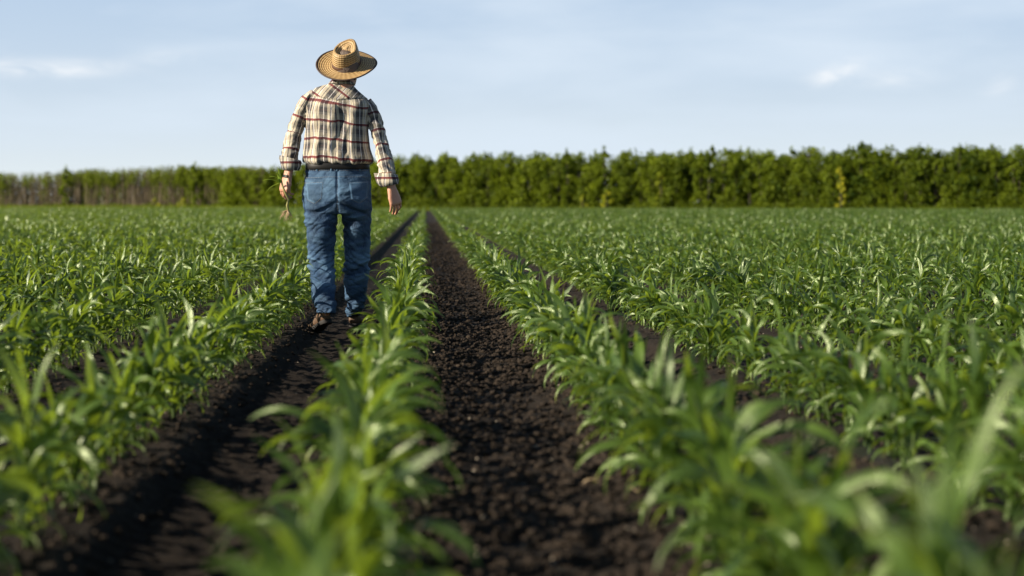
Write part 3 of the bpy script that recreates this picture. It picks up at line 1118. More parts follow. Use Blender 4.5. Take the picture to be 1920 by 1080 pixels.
for s in (-1, 1):                                                                                                        # ears, brows
    body_parts.append(capsule_chain([headc + Vector((s * .077, -.006, .022)), headc + Vector((s * .081, 0, 0)), headc + Vector((s * .076, .006, -.03))], [(.006, .016), (.006, .019), (.006, .010)]))
    body_parts.append(capsule_chain([headc + Vector((s * .05, .088, .027)), headc + Vector((s * .02, .1, .025))], [.008, .008]))
body_parts.append(capsule_chain([headc + Vector((-.026, .098, -.066)), headc + Vector((0, .106, -.067)), headc + Vector((.026, .098, -.066))], [.006, .0085, .006]))  # lips
body_parts.append(capsule_chain([sh_l, A(566, 215, DM), el_l, A(546, 285, DM - .02), A(541, 318, DM - .045)], [.036, .032, .032, .030, .027]))
body_parts.append(capsule_chain([sh_r, A(702, 225, DM + .015), el_r, A(722, 305, DM - .11), A(732, 340, DM - .19)], [.032, .030, .030, .030, .027]))
body_parts.append(capsule_chain([A(603, 380, DM), A(604, 470, DM + .01), A(604, 510, DM + .0), A(607, 550, DM - .09), A(610, 588, DM - .18)], [.075, .045, .032, .030, .030]))
body_parts.append(capsule_chain([A(667, 380, DM), A(668, 470, DM + .08), A(665, 510, DM + .11), A(665, 540, DM + .155), A(662, 586, DM + .23)], [.075, .045, .035, .032, .030]))
bV, bP = union(body_parts, .0075, 4)


def hand(wrist, palm_dir, side, curl, spread=.0, nf=4, thumb_side=1, thumb_curl=.4, back_n=None, lens=(.078, .086, .08, .064)):
    """palm + four bent fingers + thumb; palm_dir: along hand, side: towards index finger, back_n: out of the back of the hand"""
    d = palm_dir.normalized(); s = side.normalized(); bn = back_n.normalized()
    parts = []
    kn = wrist + d * .098
    rings = []
    for (t, w_, th) in [(-.09, .030, .025), (-.04, .028, .021), (0, .027, .019), (.03, .034, .018), (.06, .041, .0165), (.092, .042, .015), (.104, .036, .010)]:
        rings.append(ring(wrist + d * t, s * w_, bn * th, 18, 2.5))
    parts.append(loft(rings))
    for i in range(4):
        off = (1.5 - i) * .0212
        p = kn - d * (.012 + .006 * abs(i - 1)) + s * off
        cur = curl[i]
        dd = (d + s * spread * (1.5 - i)).normalized()
        pts = [p - dd * .02 - bn * .002, p]; rr = [.0098, .0096]
        ang = 0
        for seg, (f_, c_) in enumerate(((.48, .55), (.30, .95), (.24, .75))):
            ang += cur * c_
            v = dd * math.cos(ang) - bn * math.sin(ang)
            p = p + v * lens[i] * f_
            pts.append(p); rr.append((.0090, .0082, .0070)[seg] * (1 if i < 3 else .88))
        parts.append(capsule_chain(pts, rr, 10))
    t0 = wrist + d * .022 + s * .022 * thumb_side - bn * .008
    v = (d * .72 + s * .50 * thumb_side - bn * .42).normalized()
    p1 = t0 + v * .042
    v2 = (d * 1.0 + s * (.30 - thumb_curl) * thumb_side - bn * .5).normalized()
    p2 = p1 + v2 * .032; p3 = p2 + (v2 * .8 + d * .4 - bn * .15).normalized() * .026
    parts.append(capsule_chain([t0 - v * .01, t0 + v * .015, p1, p2, p3], [.015, .0165, .0118, .0108, .0085], 10))
    hv_, hp_ = union(parts, .0020, 2, .5)
    w0 = np.array(wrist)
    return (hv_ - w0) * 1.10 + w0, hp_


# image-left hand: back of hand to the left/back, fingers reaching down-right round the stem
Lw = A(540, 327, DM - .055)
Ld = Vector((-.045, -.01, -.2)).normalized()
Lb = Vector((-.66, -.75, .10)); Lb -= Ld * Lb.dot(Ld)
Ls = Ld.cross(Lb).normalized()                # towards the index
if Ls.y < 0: Ls = -Ls
lv, lp = hand(Lw, Ld, Ls, (.60, .66, .72, .8), -.05, back_n=Lb, thumb_curl=.15)
# image-right hand: hangs, fingers loosely curled, thumb on the left
Rw = A(734, 352, DM - .20)
Rd = Vector((.055, 0, -.2)).normalized()
Rb = Vector((.60, -.80, .12)); Rb -= Rd * Rb.dot(Rd)
Rs = Rd.cross(Rb).normalized()
if Rs.y < 0: Rs = -Rs
rv, rp = hand(Rw, Rd, Rs, (.62, .52, .45, .38), .03, back_n=Rb, thumb_curl=.12)
allV = np.concatenate([bV, lv, rv]); allP = bP + [tuple(i + len(bV) for i in p) for p in lp] + [tuple(i + len(bV) + len(lv) for i in p) for p in rp]
finish('body', allV, allP, M_SKIN, person)
# eyes
for s in (-1, 1):
    bm = bmesh.new(); bmesh.ops.create_uvsphere(bm, u_segments=14, v_segments=10, radius=.0115)
    bmesh.ops.translate(bm, verts=bm.verts, vec=headc + Vector((s * .032, .088, .008)))
    me = bpy.data.meshes.new('eye'); bm.to_mesh(me); bm.free(); me.materials.append(M_PEB)
    o = bpy.data.objects.new('eye', me); COL.objects.link(o); parent_keep(o, person)
# hair: short cap low round the back and sides
hr = []
for (z, w_, d0, d1) in [(-.085, .050, .062, -.015), (-.06, .070, .086, 0), (-.02, .078, .098, .03), (.02, .082, .102, .05), (.06, .079, .099, .08), (.10, .060, .08, .08), (.122, .03, .04, .04)]:
    hr.append([v + Vector((0, (d1 - d0) / 2, 0)) for v in ring(headc + Vector((0, 0, z)), Vector((w_, 0, 0)), Vector((0, (d0 + d1) / 2, 0)), 28, 2.1)])
hv, hp = union([loft(hr)], .006, 2)
hN = vnormals(hv, hp)
hv = hv + hN * (nz3(hv, 90, 90, 25, 4) * .0025)[:, None]
finish('hair', hv, hp, M_HAIR, person)

# ---- shirt
LS = [(170, 590, 604), (173, 577, 602), (178, 567, 600), (185, 562, 597), (195, 556.5, 592), (210, 550.5, 582), (225, 545, 574), (240, 540, 569), (255, 535.5, 565.5), (270, 531, 563),
      (285, 528.5, 560.5), (296, 527.5, 559), (304, 528.5, 558)]
RSl = [(180, 674, 688), (184, 676, 695), (190, 680, 700), (197, 684, 705), (204, 686, 709), (213, 688, 713), (225, 690.5, 717), (240, 694, 720.5), (255, 698, 724.5), (270, 701, 728.5),
       (285, 704, 732.5), (300, 707, 737), (315, 708, 740), (326, 711, 741.5)]


def sleeve(rows_, Ysh, Yel, Ywr, dep0, dep1):
    rr = []
    y0, y1 = rows_[0][0], rows_[-1][0]
    for (py, a_, b_) in rows_:
        q = (py - y0) / (y1 - y0)
        Y = Ysh + (Yel - Ysh) * min(1, q * 2) if q < .5 else Yel + (Ywr - Yel) * (q - .5) * 2
        rr.append(pxring(py, a_, b_, Y, dep0 + (dep1 - dep0) * q, 24, 2.1))
    return loft(rr)


TORSO = [(150, 626, 662, .055), (156, 616, 665, .062), (160, 602, 669, .07), (165, 589, 674, .085), (174, 579, 685, .10), (184, 575.5, 694, .112), (196, 574, 697, .12), (210, 573, 695, .125),
         (228, 573, 692.5, .128), (245, 572.5, 691, .13), (262, 571.5, 691, .132), (278, 569.5, 692.5, .135), (290, 568, 695, .138), (298, 567, 697.5, .14), (303, 568.5, 697.5, .139), (307, 575, 694, .130)]
tors = [pxring(py, a_, b_, DM, d_, 40, 2.35, tilt=.07 * max(0, (250 - py) / 90)) for (py, a_, b_, d_) in TORSO]
sV, sP = union([loft(tors), sleeve(LS, DM + .0, DM + .01, DM - .04, .072, .055), sleeve(RSl, DM + .03, DM - .03, DM - .17, .072, .055)], .0065, 5)

# garment regions: 0 torso, 1 left sleeve, 2 right sleeve
def axis_coords(P, pts):
    """distance along and angle around a polyline"""
    best = np.full(len(P), 1e9); al = np.zeros(len(P)); cx = np.zeros((len(P), 3)); acc = 0
    for a_, b_ in zip(pts[:-1], pts[1:]):
        a_, b_ = np.array(a_), np.array(b_); d = b_ - a_; L = np.linalg.norm(d)
        t = np.clip(((P - a_) @ d) / L ** 2, 0, 1)
        c = a_ + t[:, None] * d; dd = np.linalg.norm(P - c, axis=1)
        m = dd < best
        best[m] = dd[m]; al[m] = acc + t[m] * L; cx[m] = c[m]; acc += L
    r = P - cx
    return best, al, np.arctan2(r[:, 0], -r[:, 1])


armL = [A(588, 180, DM), A(566, 212, DM), A(553, 250, DM + .01), A(545, 304, DM - .03), A(543, 330, DM - .04)]
armR = [A(690, 184, DM + .03), A(701, 214, DM + .02), A(711, 258, DM - .03), A(726, 322, DM - .16), A(731, 345, DM - .2)]
# armhole planes: a sloping seam from the shoulder point to the armpit
def armhole(P, top, bot):
    """signed side of the seam line in X,Z (positive = outside)"""
    d = np.array([bot.x - top.x, bot.z - top.z]); n_ = np.array([d[1], -d[0]])
    return ((P[:, 0] - top.x) * n_[0] + (P[:, 2] - top.z) * n_[1]) / np.linalg.norm(n_)


sN = vnormals(sV, sP)
tl, bl = A(584, 165, DM), A(572.5, 215, DM)
tr_, br_ = A(694, 178, DM), A(690, 225, DM)
oL = armhole(sV, tl, bl); oR = -armhole(sV, tr_, br_)
if oL[np.argmin(sV[:, 0])] < 0: oL = -oL
if oR[np.argmax(sV[:, 0])] < 0: oR = -oR
# below the armpit a plain vertical gap separates sleeve and torso
isL = np.where(sV[:, 2] > bl.z, oL > 0, sV[:, 0] < A(570.5, 260, DM).x)
isR = np.where(sV[:, 2] > br_.z, oR > 0, sV[:, 0] > (A(692, 260, DM).x))
dl, aL, gL = axis_coords(sV, armL); dr, aR, gR = axis_coords(sV, armR)
lowtorso = sV[:, 2] < A(0, 262, DM).z
isL &= ~(lowtorso & (dl > .09)); isR &= (dr < .085) | ~lowtorso
reg = np.where(isL, 1, np.where(isR, 2, 0))
cxm = A(633, 230, DM).x
tX = sV[:, 0] - cxm; tZ = sV[:, 2]
back = sV[:, 1] < DM
seam_z = A(0, 176, DM).z - .035 * np.clip(1 - np.abs(tX) / .2, 0, 1) - .05 * np.clip(tX, 0, 1)
yoke = (reg == 0) & (tZ > seam_z)

# folds
wr = np.zeros(len(sV))
tm = reg == 0
below = np.clip((seam_z - tZ) / .04, 0, 1)
P = sV
pleats = ridged(nz3(np.stack([tX + .05 * np.sin(tZ * 7), 0 * tX, tZ], 1), 13, 0, 1.6, 1))
drag = ridged(nz3(np.stack([tX + (tZ - 1.2) * .55 * np.sign(tX), 0 * tX, tZ - tX * .3], 1), 8, 0, 4.5, 2))
hemb = np.exp(-((tZ - A(0, 298, DM).z) / .05) ** 2)
bunch = ridged(nz3(np.stack([tX, 0 * tX, tZ], 1), 22, 0, 9, 3))
wr += tm * below * (pleats * .013 + drag * .011 + hemb * bunch * .009)
wr += tm * (~back) * 0
for (m_, al_, g_, sd, sgn) in ((reg == 1, aL, gL, 5, 1), (reg == 2, aR, gR, 6, -1)):
    q = np.stack([al_ + sgn * g_ * .028, g_ * .06, 0 * g_], 1)
    f1 = ridged(nz3(q, 17, 11, 0, sd)); f2 = ridged(nz3(q, 36, 16, 0, sd + 3))
    elb = np.exp(-((al_ - .22) / .09) ** 2); wrs = np.clip((al_ - .30) / .1, 0, 1)
    wr += m_ * (f1 * (.008 + .006 * elb + .004 * wrs) + f2 * .0045)
# seams sunk a little
wr -= .004 * np.exp(-(oL / .006) ** 2) * (sV[:, 2] > bl.z) + .004 * np.exp(-(oR / .006) ** 2) * (sV[:, 2] > br_.z)
wr += .004 * (yoke & back) - .003 * np.exp(-((tZ - seam_z + .004) / .005) ** 2) * tm * back
for r_ in (0, 1, 2):
    wr[reg == r_] -= wr[reg == r_].mean() + .002
sV2 = sV + sN * wr[:, None]

# plaid coordinates per face corner
t_ang = np.arctan2(tX / .205, np.abs(sV[:, 1] - DM) / .13 + 1e-6)
uT = .205 * t_ang * 1.0 + wr * .5
vT = tZ - .045 + tX * (.03 + .13 * np.clip((tZ - 1.12) / .4, 0, 1)) + .006 * np.sin(tX * 14) + wr * .6
ang = R(-38)
uY = tX * math.cos(ang) + tZ * math.sin(ang); vY = -tX * math.sin(ang) + tZ * math.cos(ang)
UVr = {0: np.stack([uT + .02, vT + .005], 1), 1: np.stack([gL * .058 + .03, -aL + .05], 1), 2: np.stack([gR * .058 + .06, -aR + .02], 1), 3: np.stack([uY + .05, vY + .062], 1)}
code = np.where(yoke, 3, reg)
uvf = []
for p in sP:
    cs = [code[i] for i in p]; c0 = max(set(cs), key=cs.count)
    a_ = [UVr[c0][i].copy() for i in p]
    if c0 in (1, 2):
        g = (gL, gR)[c0 - 1]
        if max(g[i] for i in p) - min(g[i] for i in p) > PI:
            for q_, i in zip(a_, p):
                if g[i] < 0: q_[0] += 2 * PI * .058
    uvf += a_
shirt = finish('shirt', sV2, sP, M_PLAID, person, uvf)


def strip_uv(o, su, sv_):
    """cylindrical plaid coordinates for small shirt pieces"""
    me = o.data; c = sum((v.co for v in me.vertices), Vector()) / len(me.vertices)
    ul = me.uv_layers.new(name='UVMap')
    for li, lp_ in enumerate(me.loops):
        p = me.vertices[lp_.vertex_index].co - c
        ul.data[li].uv = (math.atan2(p.x, -p.y) * su, p.z * sv_)


def cloth_ring(name, rings, thick, material, parent, wob=.0, seed=0, uvs=None):
    """open band with real thickness"""
    inner = []
    for r in rings:
        c = sum(r, Vector()) / len(r)
        inner.append([c + (v - c) * (1 - thick / max((v - c).length, .01)) for v in r])
    if wob:
        off = Vector((seed, seed, seed))
        for rr in (rings, inner):
            for r in rr:
                c = sum(r, Vector()) / len(r)
                for k, v in enumerate(r): r[k] = v + (v - c).normalized() * noise.noise(v * 28 + off) * wob
    loop = rings + inner[::-1] + [rings[0]]
    V_, F_ = loft(loop, cap=False)
    n_ = len(rings[0]); tot = len(loop)
    # close the loop on the first ring
    F_ = [tuple(i if i < (tot - 1) * n_ else i - (tot - 1) * n_ for i in f) for f in F_]
    V_ = V_[:(tot - 1) * n_]
    o = pm_mesh(name, V_, F_, material, parent)
    bm = bmesh.new(); bm.from_mesh(o.data); bmesh.ops.recalc_face_normals(bm, faces=bm.faces)
    bm.to_mesh(o.data); bm.free()
    if uvs: strip_uv(o, *uvs)
    return o


# rolled cuffs
cloth_ring('cuff', [pxring(296, 525.5, 563.5, DM - .035, .062, 28, 2.1, tilt=.25), pxring(301, 524.5, 565, DM - .036, .066, 28, 2.1, tilt=.2), pxring(311, 526.5, 563.5, DM - .038, .064, 28, 2.1, tilt=.05),
                    pxring(319, 530, 560, DM - .04, .058, 28, 2.1, tilt=.05)], .006, M_PLAID, shirt, .010, 3, (.06, 1))
cloth_ring('cuff', [pxring(325, 702, 742, DM - .165, .064, 28, 2.1, tilt=.02), pxring(330, 702, 745, DM - .17, .066, 28, 2.1, tilt=-.1), pxring(340, 708, 747.5, DM - .18, .062, 28, 2.1, tilt=-.18),
                    pxring(348, 716, 747, DM - .19, .055, 28, 2.1, tilt=-.22)], .006, M_PLAID, shirt, .012, 8, (.06, 1))
# collar
cloth_ring('collar', [pxring(158.5, 615, 667, DM - .002, .072, 30, 2.1, tilt=.05), pxring(154, 619, 664, DM, .07, 30, 2.1, tilt=.05), pxring(148.5, 624, 661, DM + .006, .066, 30, 2.1, tilt=.05)],
           .006, M_PLAID, shirt, .003, 5, (.07, 1))

# ---- jeans
PEL = [(311, 575, 692, .118), (318, 572.5, 693.5, .124), (330, 570.5, 695, .132), (345, 568.5, 696.5, .142), (360, 567.5, 697.5, .150), (375, 567.5, 698, .150), (390, 568.5, 698, .14), (402, 570, 697.5, .115)]
pel = loft([pxring(py, a_, b_, DM + (.0 if py < 380 else .01), d_, 40, 2.4, back=1.0) for (py, a_, b_, d_) in PEL])
LEG_L = [(372, 568, 636, .0, .135), (395, 569, 634.5, -.0, .125), (412, 570.5, 633.5, -.005, .115), (430, 573, 631.5, -.005, .108), (455, 576, 629.5, .0, .10), (478, 577.5, 628, .01, .094),
         (500, 578, 627.5, .01, .088), (522, 579, 628.5, -.03, .086), (545, 581.5, 630.5, -.085, .084), (562, 585.5, 631.5, -.13, .080), (576, 590, 631.5, -.165, .078), (587, 594, 629.5, -.19, .076)]
LEG_R = [(372, 634, 698, .0, .135), (395, 637, 697.5, .015, .125), (412, 640, 697, .035, .115), (430, 642, 696, .05, .106), (455, 644.5, 694.5, .07, .098), (478, 645.5, 693, .085, .092),
         (500, 645.5, 692, .10, .088), (522, 645, 691, .13, .086), (545, 645, 689, .16, .084), (565, 646, 685.5, .19, .080), (582, 648, 680, .22, .078), (593, 650, 675, .24, .076)]
jl = loft([pxring(py, a_, b_, DM + dy, d_, 28, 2.15) for (py, a_, b_, dy, d_) in LEG_L])
jr_ = loft([pxring(py, a_, b_, DM + dy, d_, 28, 2.15) for (py, a_, b_, dy, d_) in LEG_R])
jV, jP = union([pel, jl, jr_], .0052, 4)
jN = vnormals(jV, jP)
cxj = A(635, 380, DM).x
jx = jV[:, 0] - cxj; jz = jV[:, 2]
leftleg = jx < 0
zk = A(0, 500, DM).z; zh = A(0, 585, DM).z; zc = A(0, 402, DM).z
isback = jV[:, 1] < DM + .03
sg = np.where(leftleg, 1., -1.)
q = np.stack([jx, jV[:, 1] - DM, jz], 1)
slant = np.stack([jx * .9, (jV[:, 1] - DM) * .5, jz + sg * jx * .35], 1)
fA = ridged(nz3(slant, 6, 3, 17, 11)); fB = ridged(nz3(slant, 9, 4, 34, 12)); fC = nz3(q, 9, 6, 8, 13)
sl2 = np.stack([jx, (jV[:, 1] - DM), jz - sg * jx * .6 + .02 * nz3(q, 12, 12, 12, 19)], 1)
fD = np.clip(1 - 3.2 * np.abs(nz3(sl2, 7, 4, 24, 14)), 0, 1) ** 1.5
fE = np.clip(1 - 3.5 * np.abs(nz3(slant, 11, 5, 38, 15)), 0, 1) ** 1.5
knee = np.exp(-((jz - zk) / .10) ** 2); hem = np.exp(-((jz - zh) / .07) ** 2); thigh = np.exp(-((jz - zc + .06) / .07) ** 2)
seat = np.exp(-((jz - A(0, 352, DM).z) / .07) ** 2)
jw = fA * (.0055 + .010 * knee + .011 * hem + .008 * thigh) + fB * (.002 + .006 * knee + .006 * hem) + fC * .012 - fD * (.002 + .007 * knee + .007 * hem + .003 * thigh) - fE * (.001 + .0035 * knee + .004 * hem)
# smile-shaped folds beneath each buttock
for s in (-1, 1):
    c = cxj + s * .11
    arc = jz - (A(0, 396, DM).z + .9 * (jV[:, 0] - c) ** 2 * 6 * .5 + s * (jV[:, 0] - c) * -.35)
    jw += isback * (-.010 * np.exp(-(arc / .012) ** 2) + .007 * np.exp(-((arc - .028) / .02) ** 2)) * np.exp(-((jV[:, 0] - c) / .09) ** 2)
# centre seat seam
jw -= .007 * np.exp(-(jx / .008) ** 2) * (jz > zc) * isback
wear_and_light = np.clip(fA * .5 - fD * .5 + .5 * fC + .12, 0, 1) * (.5 + .5 * knee) + np.clip(seat * .45 * np.clip(-jV[:, 1] + DM, 0, .15) / .15, 0, 1)  # real fading, strengthened on fold ridges and knees to paint in sunlight
zb = np.round((jz - jz.min()) / .06).astype(int)
for q_ in np.unique(zb):
    jw[zb == q_] -= jw[zb == q_].mean()
jw -= .003
jV2 = jV + jN * jw[:, None]
jeans = finish('jeans', jV2, jP, M_DENIM, person, attrs={'wear_and_light': np.clip(wear_and_light, 0, 1)})
bvh = BVHTree.FromPolygons([Vector(v) for v in jV2], jP)


def patch(name, corners, material, parent, off=.0035, nu=14, nv_=14, edge=None):
    """quad patch wrapped onto the seat of the jeans; corners in photo pixels TL TR BR BL (+ optional pointed bottom)"""
    V_, F_ = [], []
    tl_, tr2, br2, bl2 = [np.array(c, float) for c in corners]
    for j in range(nv_ + 1):
        for i in range(nu + 1):
            a, b_ = i / nu, j / nv_
            p = (tl_ * (1 - a) + tr2 * a) * (1 - b_) + (bl2 * (1 - a) + br2 * a) * b_
            if edge: p = p + np.array([0, edge * b_ * (1 - abs(2 * a - 1))])
            o_ = Vector((0, 0, CAMH)); d_ = raydir(*p)
            hit = bvh.ray_cast(o_, d_)
            if hit[0] is None: hit = bvh.find_nearest(A(p[0], p[1], DM))
            nn = hit[1] if hit[1].dot(d_) < 0 else -hit[1]
            rim = 1 if (0 < i < nu and 0 < j < nv_) else -.6
            V_.append(hit[0] + nn * off * rim)
    for j in range(nv_):
        for i in range(nu):
            a = j * (nu + 1) + i
            F_.append((a, a + 1, a + nu + 2, a + nu + 1))
    o = pm_mesh(name, V_, F_, material, parent)
    at_ = o.data.attributes.new('wear_and_light', 'FLOAT', 'POINT')
    at_.data.foreach_set('value', np.array([.7 if (k_ % (nu + 1) in (1, nu - 1) or k_ // (nu + 1) in (1, nv_ - 1)) else .25 for k_ in range(len(V_))], np.float32))
    return o


def stitch(pts, parent, rad=.0016, name='stitching'):
    V_, F_ = [], []
    P_ = []
    for (x, y_) in pts:
        d_ = raydir(x, y_); h_ = bvh.ray_cast(Vector((0, 0, CAMH)), d_)
        if h_[0] is None: continue
        nn = h_[1] if h_[1].dot(d_) < 0 else -h_[1]
        P_.append((h_[0] + nn * .0048))
    for i, p in enumerate(P_):
        for k_ in range(5):
            a = k_ * 2 * PI / 5
            V_.append(p + Vector((math.cos(a) * rad * .5, 0, math.sin(a) * rad)))
    for i in range(len(P_) - 1):
        if i % 2: continue
        for k_ in range(5):
            F_.append((i * 5 + k_, i * 5 + (k_ + 1) % 5, i * 5 + 5 + (k_ + 1) % 5, i * 5 + 5 + k_))
    return pm_mesh(name, V_, F_, M_THREAD, parent)


def line(a, b_, n_=24): return [(a[0] + (b_[0] - a[0]) * i / n_, a[1] + (b_[1] - a[1]) * i / n_) for i in range(n_ + 1)]


pk = patch('back_pocket', [(572.5, 341.5), (607, 340), (603.5, 373), (576, 375)], M_DENIM, jeans, edge=9)
stitch(line((573, 343.5), (606, 342)) + line((606, 342), (602.5, 372)) + line((602.5, 372), (590, 382), 12) + line((590, 382), (577, 375), 12), pk)
pk = patch('back_pocket', [(653, 341.5), (692, 338.5), (689, 371), (657.5, 374)], M_DENIM, jeans, edge=9)
stitch(line((654, 343.5), (691, 341)) + line((691, 341), (688, 370)) + line((688, 370), (673, 381), 12) + line((673, 381), (658.5, 373), 12), pk)
stitch(line((572, 334), (634, 331.5), 40) + line((634, 331.5), (695, 332), 40), jeans)          # yoke seam
stitch(line((632, 331), (632.5, 396), 40), jeans)                                              # seat seam
for s in ((572.5, 319.5, 693, 319.5),):
    stitch(line(s[:2], s[2:], 70), jeans)
for x in (595, 621, 632, 674):
    patch('belt_loop', [(x - 1.6, 306.5), (x + 1.6, 306.5), (x + 2.0, 322), (x - 1.2, 322)], M_DENIM, jeans, .011, 4, 8)
# belt
cloth_ring('belt', [pxring(306.5, 573.5, 692.5, DM, .126, 48, 2.4), pxring(307.3, 573, 693, DM, .1275, 48, 2.4), pxring(317.2, 572.6, 693.6, DM, .1295, 48, 2.4), pxring(318, 573, 693, DM, .128, 48, 2.4)],
           .005, M_BLACK, person)
# wristband
c_, ax_ = A(539, 331.5, DM - .055), Ld
cloth_ring('wristband', [ring(c_ + Ld * t_, Ls * .0315, Lb.normalized() * .0245, 24, 2.3) for t_ in (-.009, -.006, .006, .009)], .003, M_BLACK, person)


# ---- shoes
def shoe(name, heel, yaw, pitch, L=.29):
    """heel: point under the heel; toe direction from yaw; pitch lifts the heel about the ball of the foot"""
    fw = Vector((math.sin(yaw), math.cos(yaw), 0)); rt = Vector((fw.y, -fw.x, 0)); up = Vector((0, 0, 1))
    ball = .70 * L
    def T(x, y_, z):
        k_ = min(max((ball - y_) / .05, 0), 1) * 1.0
        yy, zz = y_ - ball, z
        c_, s_ = math.cos(pitch * k_), math.sin(pitch * k_)
        y2 = yy * c_ + zz * s_; z2 = -yy * s_ + zz * c_
        return heel + rt * x + fw * (y2 + ball) + up * z2
    prof = [(0, .022, .035, .075), (.012, .033, .018, .095), (.05, .037, .016, .105), (.09, .037, .018, .100), (.13, .038, .018, .084), (.17, .043, .018, .068), (.205, .047, .018, .058), (.24, .045, .018, .050), (.27, .036, .02, .043), (.288, .018, .024, .036)]
    rings = []
    for (y_, w_, z0, z1) in prof:
        rings.append([T(math.copysign(abs(math.cos(a)) ** .8, math.cos(a)) * w_ * (1 - .18 * max(0, math.sin(a))), y_, (z0 + z1) / 2 + math.copysign(abs(math.sin(a)) ** .8, math.sin(a)) * (z1 - z0) / 2) for a in [i * 2 * PI / 20 for i in range(20)]])
    V_, F_ = loft(rings)
    e = pm_mesh(name, V_, F_, M_SHOE, person)
    sub = e.modifiers.new('s', 'SUBSURF'); sub.levels = sub.render_levels = 1
    # collar and laces
    cr = [[T(x_ * .036 * k_, .055 + y_ * .05 * k_, z) for (x_, y_) in [(math.cos(i * PI / 10), math.sin(i * PI / 10)) for i in range(20)]] for (z, k_) in ((.088, 1.0), (.104, 1.0), (.113, .95), (.104, .86), (.09, .84))]
    v_, f_ = loft(cr, cap=False)
    pm_mesh('ankle_collar', v_, f_, M_SHOE, e)
    for i in range(4):
        y_ = .125 + i * .022; z = .092 - i * .009
        v_, f_ = capsule_chain([T(-.022, y_, z - .004), T(0, y_ + .004, z + .004), T(.022, y_, z - .004)], [.003, .0032, .003], 6)
        pm_mesh('shoe_lace', v_, f_, M_THREAD, e)
    # sole: outline slab with heel block and lugs
    so = []
    out = [(0, .018), (.01, .031), (.04, .038), (.09, .036), (.13, .037), (.17, .044), (.21, .049), (.245, .046), (.275, .036), (.292, .016)]
    rr = []
    for (y_, w_) in out:
        z0 = 0.0 if (y_ < .085 or y_ > .12) else .009
        rr.append([T(-w_, y_, .026), T(w_, y_, .026), T(w_ * 1.03, y_, .018), T(w_ * 1.02, y_, z0 + .002), T(w_ * .96, y_, z0), T(-w_ * .96, y_, z0), T(-w_ * 1.02, y_, z0 + .002), T(-w_ * 1.03, y_, .018)])
    v_, f_ = loft(rr)
    pm_mesh('sole', v_, f_, M_RUBBER, e)
    for y_ in (.02, .045, .07, .145, .17, .195, .22, .245):
        pass
    return e


gzl = float(ground_z(at(612, 600, DM).x, DM - .2))
shoe('shoe', Vector((A(618, 600, DM - .2).x, DM - .22, gzl + .002)), R(-30), R(20))
shoe('shoe', Vector((A(662, 600, DM + .22).x, DM + .20, float(ground_z(A(662, 600, DM + .3).x, DM + .3)) + .002)), R(6), R(4))


